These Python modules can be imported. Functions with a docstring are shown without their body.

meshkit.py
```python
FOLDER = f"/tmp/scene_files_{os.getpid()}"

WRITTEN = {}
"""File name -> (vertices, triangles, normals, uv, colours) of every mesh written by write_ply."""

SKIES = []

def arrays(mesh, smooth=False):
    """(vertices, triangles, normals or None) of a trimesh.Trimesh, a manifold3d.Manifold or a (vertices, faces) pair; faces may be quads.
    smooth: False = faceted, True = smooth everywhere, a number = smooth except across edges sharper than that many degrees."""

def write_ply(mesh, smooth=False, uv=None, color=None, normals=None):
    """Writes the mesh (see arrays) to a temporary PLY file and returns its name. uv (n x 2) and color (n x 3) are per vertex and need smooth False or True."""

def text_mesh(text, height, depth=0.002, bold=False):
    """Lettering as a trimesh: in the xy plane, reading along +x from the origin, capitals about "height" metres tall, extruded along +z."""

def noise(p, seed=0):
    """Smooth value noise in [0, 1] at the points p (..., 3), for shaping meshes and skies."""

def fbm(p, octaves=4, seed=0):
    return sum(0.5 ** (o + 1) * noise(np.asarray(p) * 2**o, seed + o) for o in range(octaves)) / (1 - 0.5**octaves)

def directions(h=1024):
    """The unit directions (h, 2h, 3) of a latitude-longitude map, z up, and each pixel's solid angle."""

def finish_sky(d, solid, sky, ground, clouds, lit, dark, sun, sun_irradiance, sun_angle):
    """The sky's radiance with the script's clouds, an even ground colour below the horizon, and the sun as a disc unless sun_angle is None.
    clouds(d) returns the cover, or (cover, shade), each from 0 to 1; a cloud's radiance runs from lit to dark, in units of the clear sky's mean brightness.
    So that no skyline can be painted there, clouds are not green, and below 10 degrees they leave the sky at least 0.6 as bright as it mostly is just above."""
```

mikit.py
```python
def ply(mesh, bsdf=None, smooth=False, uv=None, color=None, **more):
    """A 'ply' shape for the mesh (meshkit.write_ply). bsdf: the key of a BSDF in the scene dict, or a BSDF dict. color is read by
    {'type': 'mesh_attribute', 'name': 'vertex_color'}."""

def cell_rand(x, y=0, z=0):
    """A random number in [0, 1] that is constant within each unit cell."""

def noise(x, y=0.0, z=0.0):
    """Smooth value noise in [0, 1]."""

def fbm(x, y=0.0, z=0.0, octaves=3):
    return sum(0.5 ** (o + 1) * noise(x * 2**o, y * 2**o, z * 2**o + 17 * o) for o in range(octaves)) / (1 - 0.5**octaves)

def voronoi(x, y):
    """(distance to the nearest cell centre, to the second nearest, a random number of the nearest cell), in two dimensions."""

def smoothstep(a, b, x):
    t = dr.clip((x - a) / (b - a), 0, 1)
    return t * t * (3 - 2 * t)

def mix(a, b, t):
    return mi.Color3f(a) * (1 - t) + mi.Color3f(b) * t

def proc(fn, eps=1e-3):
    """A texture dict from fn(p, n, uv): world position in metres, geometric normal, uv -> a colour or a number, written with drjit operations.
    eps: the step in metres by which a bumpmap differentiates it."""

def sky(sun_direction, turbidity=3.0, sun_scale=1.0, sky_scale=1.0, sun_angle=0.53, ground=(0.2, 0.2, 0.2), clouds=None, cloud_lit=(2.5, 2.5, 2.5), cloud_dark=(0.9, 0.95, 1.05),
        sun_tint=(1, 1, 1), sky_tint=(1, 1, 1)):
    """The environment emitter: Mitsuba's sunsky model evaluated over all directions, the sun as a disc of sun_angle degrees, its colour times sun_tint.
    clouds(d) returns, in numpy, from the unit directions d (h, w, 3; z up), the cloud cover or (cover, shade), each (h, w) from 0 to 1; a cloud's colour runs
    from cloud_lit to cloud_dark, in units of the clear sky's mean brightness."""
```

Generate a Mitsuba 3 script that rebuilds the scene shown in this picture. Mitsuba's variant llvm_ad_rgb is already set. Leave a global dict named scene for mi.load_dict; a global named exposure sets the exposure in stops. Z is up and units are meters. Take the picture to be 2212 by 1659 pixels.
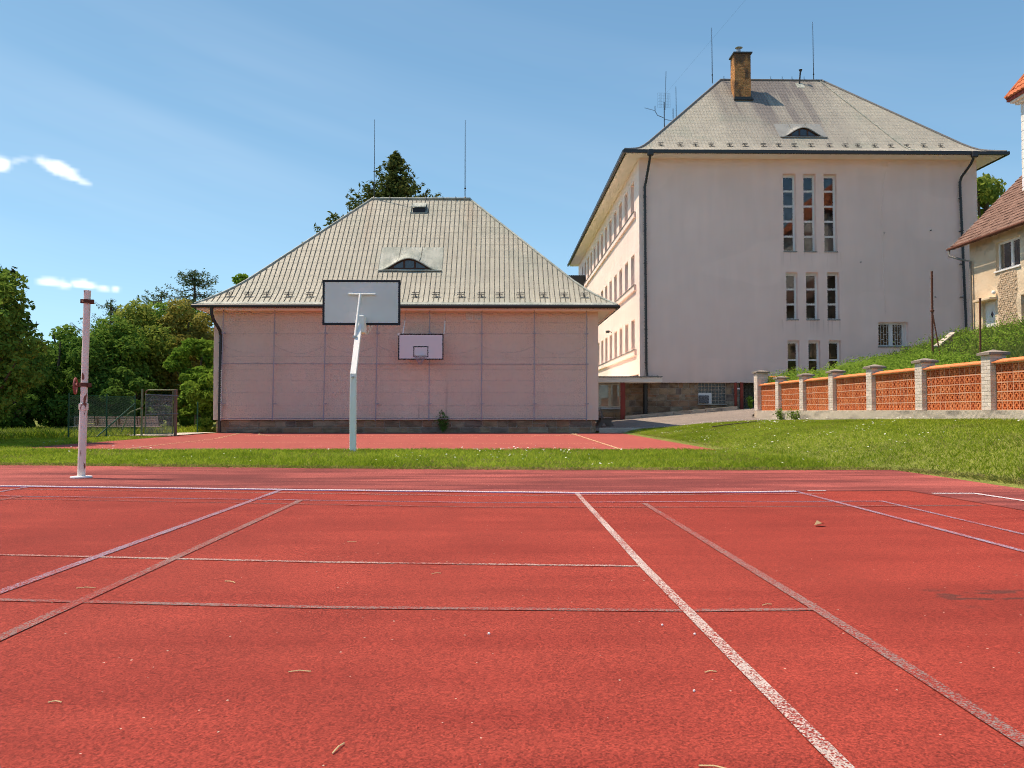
import math, random
import numpy as np, trimesh, shapely, drjit as dr, mitsuba as mi, mikit, meshkit
from shapely.geometry import Polygon, box as sbox
from scipy.spatial import ConvexHull
from mikit import noise, fbm, cell_rand, smoothstep, mix, proc

# ------------------------------------------------------------------ camera, light, exposure
F, YAW, PITCH, EYE = 1790.0 / 2212.0, math.atan(33 / 1790.0), math.atan(58.5 / 1790.0), 0.88
fwd = [math.sin(YAW) * math.cos(PITCH), math.cos(YAW) * math.cos(PITCH), math.sin(PITCH)]
T = mi.ScalarTransform4f
scene = {"type": "scene"}
labels = {}
scene["camera"] = {"type": "perspective", "fov": math.degrees(2 * math.atan(0.5 / F)), "fov_axis": "x", "near_clip": 0.05, "far_clip": 3000.0,
                   "to_world": T().look_at(origin=[0, 0, EYE], target=[fwd[0], fwd[1], EYE + fwd[2]], up=[0, 0, 1])}
SUN = (-0.45, 0.13, 0.885)


def clouds(d):
    az = np.degrees(np.arctan2(d[..., 0], d[..., 1])); el = np.degrees(np.arcsin(d[..., 2]))
    n1 = meshkit.fbm(d * 38.0, 5, 3); n2 = meshkit.fbm(d * 90.0, 4, 8)
    cov = np.zeros(az.shape); shade = np.zeros(az.shape)
    # small fair-weather cumulus: azimuth, elevation, half width, half height, tilt
    for a, e, wa, we, tilt in ((-27.75, 14.35, 1.5, .75, -.34), (-26.9, 13.98, 1.1, .42, -.34), (-31.0, 14.3, .8, .8, 0.1), (-29.9, 14.65, .75, .32, .3), (-28.1, 7.72, 1.0, .46, -.05),
                               (-27.5, 7.6, .6, .25, 0), (-26.2, 7.7, .95, .4, -.1), (-25.3, 7.55, .7, .25, -.05), (-24.65, 7.55, .4, .2, 0),
                               (62, 16, 3, 1.1, .1), (95, 9, 3.5, 1.2, 0), (-70, 11, 3, 1, -.1), (-110, 18, 3.5, 1.3, .1), (140, 13, 4, 1.4, 0), (-150, 10, 3, 1, 0)):
        u = (az - a) / wa; v = (el - e - tilt * (az - a)) / we
        v = np.where(v < 0, v * 1.5, v)
        q = 1.0 - u * u - v * v + (n1 - .5) * 1.3 + (n2 - .5) * 1.1
        c = np.clip((q - .02) / 1.15, 0, 1); c = c * c * (3 - 2 * c)
        c *= .42 if a < -29.5 and a > -31 else .97
        cov = np.maximum(cov, c)
    p = np.stack([az / 26.0 + el * .05, (el + .22 * az) / 3.2, az * 0 + 2.5], -1)
    ci = meshkit.fbm(p, 5, 21)
    p2 = np.stack([az / 40.0, el / 16.0, az * 0 + .5], -1)
    reg = np.clip((meshkit.fbm(p2, 2, 5) - .40) / .3, 0, 1)
    cir = np.clip((ci - .42) / .5, 0, 1) * (.25 + .75 * reg) * np.clip(1 - np.abs(el - 14) / 22, 0, 1) * .20
    return np.maximum(cov, cir), np.clip((.15 - cov) * 0, 0, 1) + shade


scene["sky"] = mikit.sky(SUN, turbidity=2.6, clouds=clouds, cloud_lit=(3.4, 3.4, 3.45), ground=(0.2, 0.16, 0.13), sun_scale=.80, sky_scale=1.18, sky_tint=(.79, .91, .82), sun_tint=(1.02, .985, .98))
exposure = 2.25

# ------------------------------------------------------------------ helpers
rng = np.random.default_rng(7)
used = set()


def uniq(k):
    if k not in used:
        used.add(k); return k
    i = 1
    while f"{k}_{i:03d}" in used:
        i += 1
    k = f"{k}_{i:03d}"; used.add(k); return k


def say(k, label, cat=None, group=None, kind=None):
    labels[k] = {"label": label}
    if cat: labels[k]["category"] = cat
    if group: labels[k]["group"] = group
    if kind: labels[k]["kind"] = kind


def put(name, mesh, bsdf, parent=None, smooth=False, kind=None, label=None, **m):
    """One entry of the scene: a thing, or a part of parent."""
    k = uniq(parent + "__" + name if parent else name)
    scene[k] = mikit.ply(mesh, bsdf, smooth=smooth, **m)
    if kind: labels.setdefault(k, {})["kind"] = kind
    if label: labels.setdefault(k, {})["label"] = label
    return k


def cat(parts):
    vs, fs, n = [], [], 0
    for v, f in parts:
        v = np.asarray(v, float); f = np.asarray(f, int)
        if f.shape[1] == 4: f = np.vstack([f[:, [0, 1, 2]], f[:, [0, 2, 3]]])
        vs.append(v); fs.append(f + n); n += len(v)
    return np.vstack(vs), np.vstack(fs)


_BOXF = np.array([[0, 2, 3, 1], [4, 5, 7, 6], [0, 1, 5, 4], [2, 6, 7, 3], [0, 4, 6, 2], [1, 3, 7, 5]])


def box(x0, x1, y0, y1, z0, z1):
    v = np.array([[x, y, z] for x in (x0, x1) for y in (y0, y1) for z in (z0, z1)], float)
    # order x,y,z bits: index = 4x+2y+z
    f = np.array([[0, 1, 3, 2], [4, 6, 7, 5], [0, 4, 5, 1], [2, 3, 7, 6], [0, 2, 6, 4], [1, 5, 7, 3]])
    return v, np.vstack([f[:, [0, 1, 2]], f[:, [0, 2, 3]]])


def _hull(p):
    h = ConvexHull(p); f = h.simplices.copy(); c = p.mean(0)
    n = np.cross(p[f[:, 1]] - p[f[:, 0]], p[f[:, 2]] - p[f[:, 0]])
    bad = (n * (p[f].mean(1) - c)).sum(1) < 0
    f[bad] = f[bad][:, ::-1]
    return f


_s = np.array([[a, b, c] for a in (-1, 1) for b in (-1, 1) for c in (-1, 1)], float)


def _cb(hx, hy, hz, c):
    return np.vstack([_s * [hx, hy - c, hz - c], _s * [hx - c, hy, hz - c], _s * [hx - c, hy - c, hz]])


_CBF = _hull(_cb(1, 1.1, 1.2, .2))


def cbox(x0, x1, y0, y1, z0, z1, c=.01, jit=0.0):
    """Box with chamfered edges (44 triangles)."""
    hx, hy, hz = abs(x1 - x0) / 2, abs(y1 - y0) / 2, abs(z1 - z0) / 2
    c = min(c, .45 * min(hx, hy, hz))
    v = _cb(hx, hy, hz, c)
    if jit: v = v + rng.uniform(-jit, jit, v.shape)
    return v + [(x0 + x1) / 2, (y0 + y1) / 2, (z0 + z1) / 2], _CBF


def tube(pts, r, sides=8, cap=True):
    p = np.asarray(pts, float); n = len(p)
    r = np.broadcast_to(np.asarray(r, float), (n,))
    t = np.gradient(p, axis=0); t /= np.linalg.norm(t, axis=1, keepdims=True) + 1e-12
    up = np.where(np.abs(t[:, 2:]) < .9, [0, 0, 1.], [1., 0, 0])
    if n > 2 and np.ptp(np.abs(t[:, 2])) > 0: up = np.broadcast_to([0, 0, 1.] if np.abs(t[:, 2]).max() < .95 else ([1., 0, 0] if np.abs(t[:, 0]).max() < .9 else [0, 1., 0]), p.shape)
    a = np.cross(t, up); a /= np.linalg.norm(a, axis=1, keepdims=True) + 1e-12
    b = np.cross(t, a); g = np.arange(sides) * 2 * np.pi / sides
    v = (p[:, None] + r[:, None, None] * (np.cos(g)[None, :, None] * a[:, None] - np.sin(g)[None, :, None] * b[:, None])).reshape(-1, 3)
    i, j = np.meshgrid(np.arange(n - 1), np.arange(sides), indexing="ij")
    q = np.stack([i * sides + j, i * sides + (j + 1) % sides, (i + 1) * sides + (j + 1) % sides, (i + 1) * sides + j], -1).reshape(-1, 4)
    f = np.vstack([q[:, [0, 1, 2]], q[:, [0, 2, 3]]])
    if cap:
        k = len(v); v = np.vstack([v, p[0], p[-1]])
        J = np.arange(sides); J2 = (J + 1) % sides
        f = np.vstack([f, np.stack([np.full(sides, k), J2, J], -1), np.stack([np.full(sides, k + 1), (n - 1) * sides + J, (n - 1) * sides + J2], -1)])
    return v, f


def bar(a, b, w, h, up=(0, 0, 1)):
    """Rectangular bar from a to b."""
    a, b = np.asarray(a, float), np.asarray(b, float); t = (b - a) / np.linalg.norm(b - a)
    s = np.cross(t, up); s /= np.linalg.norm(s); u = np.cross(s, t)
    v, f = box(0, 1, -w / 2, w / 2, -h / 2, h / 2)
    return a + v[:, :1] * (b - a) + v[:, 1:2] * -s + v[:, 2:] * u, f


def fan(poly_bottom, poly_top):
    """Prism between two matching convex 3-D polygons (top counter-clockwise seen from outside)."""
    n = len(poly_top); v = np.vstack([poly_top, poly_bottom]); f = []
    for i in range(1, n - 1): f += [[0, i, i + 1], [n, n + i + 1, n + i]]
    for i in range(n):
        j = (i + 1) % n; f += [[i, n + i, n + j], [i, n + j, j]]
    return v, np.array(f)


def extrude(poly, depth, axes):
    """Shapely polygon (a, b) extruded; axes(a, b, d) -> 3-D arrays."""
    out = []
    for g in getattr(poly, "geoms", [poly]):
        if g.is_empty: continue
        m = trimesh.creation.extrude_polygon(g, depth, engine="earcut")
        v = np.array(m.vertices); w = np.stack(axes(v[:, 0], v[:, 1], v[:, 2]), -1); f = np.array(m.faces)
        vol = np.einsum("ij,ij->i", w[f[:, 0]], np.cross(w[f[:, 1]], w[f[:, 2]])).sum()
        out.append((w, f if vol > 0 else f[:, ::-1]))
    return cat(out)


def lathe(profile, x, y, z=0.0, n=20):
    p = np.asarray(profile, float); g = np.arange(n) * 2 * np.pi / n
    v = np.stack([x + p[:, :1] * np.cos(g), y + p[:, :1] * np.sin(g), z + np.repeat(p[:, 1:], n, 1)], -1).reshape(-1, 3)
    i, j = np.meshgrid(np.arange(len(p) - 1), np.arange(n), indexing="ij")
    q = np.stack([i * n + j, i * n + (j + 1) % n, (i + 1) * n + (j + 1) % n, (i + 1) * n + j], -1).reshape(-1, 4)
    return v, np.vstack([q[:, [0, 1, 2]], q[:, [0, 2, 3]]])


# ------------------------------------------------------------------ materials
def two(b): return {"type": "twosided", "bsdf": b}


def rgb(*c): return {"type": "rgb", "value": list(c)}


def mat(name, color, rough=.85, spec=.3, bump=None, bscale=.002, eps=2e-3, metallic=0.0):
    col = proc(color) if callable(color) else rgb(*color)
    b = {"type": "principled", "base_color": col, "roughness": rough, "specular": spec, "metallic": metallic}
    if bump: b = {"type": "bumpmap", "scale": bscale, "arbitrary": proc(bump, eps), "bsdf": b}
    scene[name] = two(b); return name


def grains(p): return noise(p.x * 175, p.y * 150, p.z * 150) * .62 + noise(p.x * 330 + 7, p.y * 300, p.z * 300) * .38


def c_court(dark):
    def fn(p, n, uv):
        g = grains(p)
        big = fbm(p.x * .35 + 3, p.y * .35, 1.5, 4); mid = fbm(p.x * 2.2, p.y * 2.2, 4.0, 3); streak = fbm(p.x * .8, p.y * 5.0, 9.0, 3)
        if dark:
            c = mix((.145, .034, .031), (.335, .084, .070), smoothstep(.35, .7, fbm(p.x * .28 + 1.2, p.y * .5, 3.3, 3) * .6 + streak * .4))
        else:
            c = mix((.214, .029, .0200), (.265, .0405, .0275), smoothstep(.3, .7, big * .6 + streak * .4))
            wet = smoothstep(.42, .62, fbm(p.x * .55, p.y * .55, 8.0, 3) * .65 + .25 * smoothstep(1.5, 3.2, p.x) * (1 - smoothstep(3.6, 5.2, p.y)) + .02) * .22
            c = c * (1 - wet * .55)
            moss = smoothstep(.55, .63, fbm(p.x * 7, p.y * 17, 2.0, 4)) * smoothstep(1.9, 2.2, p.x) * (1 - smoothstep(2.75, 3.0, p.x)) * smoothstep(3.65, 3.8, p.y) * (1 - smoothstep(4.0, 4.15, p.y))
            c = mix(c, (.07, .03, .025), moss * .75)
        c = c * (.86 + .28 * mid) * (.42 + 1.16 * g)
        s = cell_rand(dr.floor(p.x * 36), dr.floor(p.y * 36), 5)
        fx = p.x * 36 - dr.floor(p.x * 36) - .5; fy = p.y * 36 - dr.floor(p.y * 36) - .5
        sp = dr.select((s > .9925) & (fx * fx + fy * fy < .003 + 2.6 * (s - .9925)), .85, 0.0)
        return mix(c, (.55, .45, .36), sp)
    return fn


mat("m_court", c_court(False), .9, .25, lambda p, n, uv: grains(p), .0045, 2e-3)
mat("m_court_rear", lambda p, n, uv: mix((.26, .058, .046), (.29, .072, .058), fbm(p.x * .7, p.y * .7, 1.0, 3)) * (.75 + .5 * grains(p)), .9, .25)
mat("m_court_dark", c_court(True), .9, .25, lambda p, n, uv: grains(p), .0045, 2e-3)


def m_line(name, col, wear):
    def fn(p, n, uv):
        g = grains(p); f = noise(p.x * 260 + 3, p.y * 260, 2.0) * .55 + noise(p.x * 150, p.y * 150, 5.0) * .45
        w = f + .34 * (fbm(p.x * 2.6, p.y * 2.6, 6.0, 3) - .5)
        base = mi.Color3f(.235, .034, .025) * (.42 + 1.16 * g)
        return mix(mi.Color3f(*col) * (.6 + .75 * g), base, smoothstep(1 - wear - .14, 1 - wear + .14, w))
    mat(name, fn, .85, .3, lambda p, n, uv: grains(p), .003, 2e-3)


m_line("m_line_white", (.44, .37, .34), .46)
m_line("m_line_worn", (.40, .31, .28), .56)
m_line("m_line_white_new", (.58, .51, .53), .28)
m_line("m_line_blue", (.25, .215, .285), .50)
m_line("m_line_deep_blue", (.16, .14, .30), .35)
m_line("m_line_grey", (.21, .155, .145), .54)
m_line("m_line_yellow", (.62, .42, .24), .35)


def plaster(c0, streak=.08, sc=1.0):
    def fn(p, n, uv):
        a = fbm(p.x * .5 * sc, p.y * .5 * sc, p.z * .5 * sc, 4); b = fbm(p.x * 3.1, p.y * 3.1, p.z * .35, 3); g = noise(p.x * 45, p.y * 45, p.z * 45)
        return mi.Color3f(*c0) * (1 - streak + streak * 1.1 * a + streak * .9 * b + .05 * (g - .5))
    return fn




def c_school(p, n, uv):
    c = plaster((.84, .65, .578), .12)(p, n, uv)
    # thin dirt runs below the sills, a damp band above the plinth and a few patched areas
    run = smoothstep(.56, .72, fbm(p.x * 9.0, 1.0, p.z * .35, 3)) * smoothstep(16.0, 16.5, p.x) * (1 - smoothstep(19.7, 20.2, p.x))
    band = dr.maximum(smoothstep(8.9, 10.0, p.z) * (1 - smoothstep(10.0, 10.05, p.z)), smoothstep(5.0, 6.1, p.z) * (1 - smoothstep(6.1, 6.15, p.z)))
    c = c * (1 - .16 * run * band)
    damp = (1 - smoothstep(2.5, 3.9, p.z)) * fbm(p.x * 1.4, p.y * 1.4, p.z * .9, 3)
    patch = smoothstep(.60, .63, fbm(p.x * .33 + 5, p.y * .1, p.z * .33, 2))
    return c * (1 - .20 * damp) * (1 + .035 * patch)


mat("m_plaster_school", c_school, .95, .1, lambda p, n, uv: noise(p.x * 40, p.y * 40, p.z * 40), .004, 6e-3)


def c_gym(p, n, uv):
    c = plaster((.78, .60, .495), .07)(p, n, uv)
    # worn, ball-marked field below the wall board and a few round ball marks
    patch = smoothstep(.3, .6, fbm(p.x * 1.1, 0.0, p.z * .5 + 4, 3)) * smoothstep(-4.3, -3.6, p.x) * (1 - smoothstep(-2.6, -1.9, p.x)) * (1 - smoothstep(2.4, 3.0, p.z))
    c = c * (1 + .10 * patch)
    drip = smoothstep(.66, .74, fbm(p.x * 7.0, 0.0, p.z * .28, 3)) * (1 - smoothstep(1.0, 2.8, p.z)) * smoothstep(-5.0, -4.0, p.x) * (1 - smoothstep(-2.4, -1.2, p.x))
    c = c * (1 - .35 * drip)
    for x, z, r in ((-6.05, 3.38, .09), (-6.0, 3.2, .06), (-1.9, 1.33, .10), (-.3, 1.86, .06), (-8.05, 1.55, .05), (3.82, 1.05, .1)):
        q = dr.sqrt(dr.square(p.x - x) + dr.square(p.z - z)) + .03 * (noise(p.x * 30, 0, p.z * 30) - .5)
        c = mix(c, (.70, .62, .60), .6 * (1 - smoothstep(r * .6, r, q)))
    return c


mat("m_plaster_gym", c_gym, .95, .1, lambda p, n, uv: noise(p.x * 40, p.y * 40, p.z * 40), .004, 6e-3)
mat("m_soffit", plaster((.82, .74, .65), .05), .95, .1)


def c_house(p, n, uv):
    a = fbm(p.y * .7, 3.0, p.z * .7, 4)
    c = mix((.66, .52, .36), (.74, .62, .46), smoothstep(.35, .65, a))
    return mix(c, (.45, .38, .28), smoothstep(.62, .72, fbm(p.y * 1.7, 7.0, p.z * 1.7, 4)) * .6)


mat("m_plaster_house", c_house, .95, .1, lambda p, n, uv: fbm(p.x * 12, p.y * 12, p.z * 12, 3), .012, 8e-3)
mat("m_plaster_white", plaster((.78, .77, .74), .05), .9, .1)


def c_rubble(p, n, uv):
    return mix((.50, .38, .26), (.62, .50, .37), noise(p.x * 9, p.y * 9, p.z * 9)) * (.7 + .5 * fbm(p.x * 20, p.y * 20, p.z * 20, 2))


mat("m_rubble", c_rubble, .95, .1)


def sheetmat(name, base, k, stain):
    def fn(p, n, uv):
        a = fbm(p.x * 1.3, p.y * 1.3, p.z * 1.3, 4); b = fbm(p.x * 9, p.y * 2.0, p.z * 2.0, 3)
        c = mi.Color3f(*base) * k * (.80 + .26 * a + .18 * b)
        c = mix(c, (.24, .28, .23), .30 * smoothstep(.52, .7, fbm(p.x * .8 + 9, p.y * .8, p.z * .8, 3)))
        return stain(p, c) if stain else c
    mat(name, fn, .62, .45, metallic=0.0)


def st_gym(p, c):
    for x, w in ((-6.0, .22), (-1.35, .2)):   # rust run-off below the two lightning rods
        q = dr.exp(-dr.square((p.x - x + .10 * (p.z - 10.8)) / w)) * smoothstep(6.5, 10.5, p.z)
        c = mix(c, (.30, .17, .09), .35 * q * noise(p.x * 6, 1.0, p.z * .8))
    return c


def st_school(p, c):
    # soot and run-off: grey field below ridge and chimney, streaks down the slope
    r = fbm(p.x * 2.2, 4.0, p.z * .20, 4); b = fbm(p.x * .5 + 3, 2.0, p.z * .35, 3)
    w = smoothstep(12.8, 15.5, p.x) * (1 - smoothstep(18.5, 22.5, p.x))
    w = w * (.35 + .65 * smoothstep(16.5, 19.5, p.z)) + .35 * smoothstep(20.0, 22.0, p.z)
    return mix(c, (.145, .13, .13), dr.clip(w * (.45 + .55 * smoothstep(.35, .65, r)) * (.6 + .6 * b), 0, .85))


for i, k in enumerate((.965, .99, 1.01, 1.03)):
    sheetmat(f"m_gym_sheet_{i}", (.385, .372, .305), k, st_gym)
    sheetmat(f"m_school_sheet_{i}", (.375, .355, .295), k, st_school)
mat("m_patina", lambda p, n, uv: mix((.27, .30, .26), (.40, .42, .37), smoothstep(.3, .7, fbm(p.x * 3, p.y * 3, p.z * 1.5, 4))) * (.85 + .3 * noise(p.x * 14, p.y * 2, p.z * 2)), .6, .4)
mat("m_seam", (.11, .108, .088), .7, .3)
mat("m_gutter", (.028, .030, .033), .45, .5)
mat("m_zinc", lambda p, n, uv: mi.Color3f(.27, .275, .26) * (.8 + .4 * fbm(p.x * 2, p.y * 2, p.z * 2, 3)), .55, .4)
mat("m_flash", (.17, .165, .16), .6, .4)
mat("m_dark_wood", lambda p, n, uv: mix((.05, .022, .014), (.085, .036, .022), noise(p.x * 6, p.y * 6, p.z * 40)), .6, .4)


def stone(name, a, b):
    def fn(p, n, uv):
        t = fbm(p.x * 4, p.y * 4, p.z * 4, 4); g = noise(p.x * 60, p.y * 60, p.z * 60)
        return mix(a, b, smoothstep(.3, .7, t)) * (.82 + .36 * g)
    mat(name, fn, .95, .15, lambda p, n, uv: fbm(p.x * 14, p.y * 14, p.z * 14, 3), .03, 5e-3)


stone("m_stone_0", (.25, .17, .11), (.40, .285, .185)); stone("m_stone_1", (.19, .13, .09), (.31, .22, .15))
stone("m_stone_2", (.30, .175, .11), (.40, .245, .155)); stone("m_stone_3", (.28, .22, .16), (.40, .32, .23)); stone("m_stone_4", (.165, .125, .105), (.26, .20, .16))
mat("m_mortar", lambda p, n, uv: mi.Color3f(.36, .31, .26) * (.75 + .5 * fbm(p.x * 8, p.y * 8, p.z * 8, 3)), .95, .1)
mat("m_mortar_light", lambda p, n, uv: mi.Color3f(.52, .43, .34) * (.7 + .5 * fbm(p.x * 8, p.y * 8, p.z * 8, 3)), .95, .1)


def c_conc(p, n, uv):
    a = fbm(p.x * .9, p.y * .9, p.z * 1.6, 4); s = smoothstep(.5, .75, fbm(p.x * 2.2, p.y * 1.1, p.z * 3.5, 4))
    return mix((.46, .41, .34), (.20, .18, .16), s * .75) * (.75 + .5 * a) * (.9 + .2 * noise(p.x * 50, p.y * 50, p.z * 50))


mat("m_concrete", c_conc, .95, .15, lambda p, n, uv: fbm(p.x * 10, p.y * 10, p.z * 10, 4), .025, 6e-3)
mat("m_concrete_cap", lambda p, n, uv: mi.Color3f(.24, .205, .175) * (.7 + .6 * fbm(p.x * 6, p.y * 6, p.z * 6, 3)), .95, .15)


def blk(name, a, b):
    mat(name, lambda p, n, uv: mix(a, b, fbm(p.x * 9, p.y * 9, p.z * 9, 3)) * (.85 + .3 * noise(p.x * 70, p.y * 70, p.z * 70)), .85, .25)


blk("m_block_0", (.50, .14, .045), (.62, .20, .075)); blk("m_block_1", (.44, .115, .042), (.54, .165, .065)); blk("m_block_2", (.56, .19, .075), (.64, .24, .10))
blk("m_coping", (.58, .17, .06), (.66, .23, .09))
for i, k in enumerate((.9, 1.0, 1.07)):
    mat(f"m_white_brick_{i}", (lambda kk: lambda p, n, uv: mi.Color3f(.62, .555, .49) * kk * (.8 + .35 * fbm(p.x * 8, p.y * 8, p.z * 8, 3)))(k), .9, .15)
    mat(f"m_yellow_brick_{i}", (lambda kk: lambda p, n, uv: mix(mi.Color3f(.47, .235, .095) * kk, (.07, .05, .04), smoothstep(.45, .7, fbm(p.x * 2.4, p.y * 2.4, p.z * .9, 3) + .22 * smoothstep(22.6, 23.7, p.z)) * .85))((.8, 1.0, 1.25)[i]), .9, .15)
mat("m_white_paint", (.78, .78, .77), .45, .5)
mat("m_board", lambda p, n, uv: mi.Color3f(.74, .72, .72) * (.93 + .12 * fbm(p.x * 2, p.y * 2, p.z * 2, 3)), .6, .35)
mat("m_board_wall", (.72, .66, .70), .6, .35)
mat("m_black_paint", (.012, .012, .018), .5, .4)


def c_post(p, n, uv):
    w = fbm(p.x * 30, p.y * 30, p.z * 6, 4) + .16 * smoothstep(.75, .95, p.z) * (1 - smoothstep(1.05, 1.25, p.z)) + .10 * (1 - smoothstep(.0, .12, p.z)) + .05 * smoothstep(2.3, 2.45, p.z)
    w = w + .05 * smoothstep(-5.49, -5.52, p.x)
    return mix(mi.Color3f(.82, .72, .63) * (.9 + .15 * noise(p.x * 20, p.y * 20, p.z * 3)), (.20, .06, .035), smoothstep(.66, .74, w))


mat("m_post", c_post, .5, .45)
mat("m_rust", lambda p, n, uv: mix((.085, .03, .02), (.16, .065, .04), fbm(p.x * 30, p.y * 30, p.z * 30, 3)), .8, .3)
mat("m_brown_paint", lambda p, n, uv: mix((.15, .105, .08), (.22, .16, .12), fbm(p.x * 9, p.y * 9, p.z * 6, 3)), .7, .3)
mat("m_faded_red", (.26, .085, .075), .7, .3)
mat("m_red_paint", lambda p, n, uv: mix((.20, .030, .022), (.28, .05, .035), fbm(p.x * 8, p.y * 8, p.z * 3, 3)), .6, .35)
mat("m_green_paint", (.015, .085, .045), .5, .4)
mat("m_pale_green_paint", lambda p, n, uv: mix((.20, .23, .13), (.16, .08, .05), smoothstep(.6, .72, fbm(p.x * 9, p.y * 9, p.z * 9, 3))), .6, .4)
mat("m_grey_metal", (.22, .22, .25), .5, .5)
mat("m_net", (.27, .25, .30), .8, .2)
mat("m_net_post", (.37, .335, .385), .7, .2)
mat("m_net_rope", (.30, .27, .33), .8, .2)
mat("m_galv", (.42, .42, .44), .4, .5, metallic=.6)
mat("m_white_frame", (.76, .76, .75), .5, .4)
mat("m_cream_frame", (.62, .58, .49), .6, .35)
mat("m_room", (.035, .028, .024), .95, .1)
mat("m_curtain", (.5, .47, .4), .95, .1)
scene["m_glass"] = {"type": "thindielectric", "int_ior": 1.52}
mat("m_glass_block", lambda p, n, uv: mi.Color3f(.09, .105, .105) * (.6 + .8 * noise(p.x * 12, p.y * 12, p.z * 12)), .25, .6)
mat("m_bench_wood", lambda p, n, uv: mix((.33, .24, .20), (.46, .35, .30), fbm(p.x * 3, p.y * 8, p.z * 30, 3)), .8, .2)
mat("m_bench_conc", (.20, .175, .16), .95, .1)
mat("m_tile_old", lambda p, n, uv: mi.Color3f(.20, .125, .10) * (.6 + .8 * fbm(p.x * 3, p.y * 3, p.z * 3, 4)), .9, .15)
mat("m_tile_red", lambda p, n, uv: mi.Color3f(.50, .16, .075) * (.7 + .6 * fbm(p.x * 2, p.y * 2, p.z * 2, 4)), .85, .15)
mat("m_asphalt", lambda p, n, uv: mi.Color3f(.20, .17, .15) * (.65 + .4 * fbm(p.x * .9, p.y * .9, 2.0, 4) + .3 * noise(p.x * 60, p.y * 60, 1.0)), .95, .15, lambda p, n, uv: noise(p.x * 60, p.y * 60, 1.0), .006, 4e-3)
mat("m_soil", lambda p, n, uv: mix((.10, .125, .025), (.17, .18, .045), fbm(p.x * 1.3, p.y * 1.3, 2.0, 4)) * (.7 + .6 * noise(p.x * 22, p.y * 22, 1.0)), .95, .1)
mat("m_bank_soil", lambda p, n, uv: mix((.05, .055, .02), (.12, .10, .055), fbm(p.x * 1.5, p.y * 1.5, 2.0, 4)), .95, .1)
mat("m_bark", lambda p, n, uv: mi.Color3f(.10, .075, .055) * (.6 + .8 * fbm(p.x * 12, p.y * 12, p.z * 3, 3)), .95, .1)
mat("m_straw", (.62, .48, .26), .8, .2)
mat("m_petal", (.80, .80, .78), .8, .2)


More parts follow.
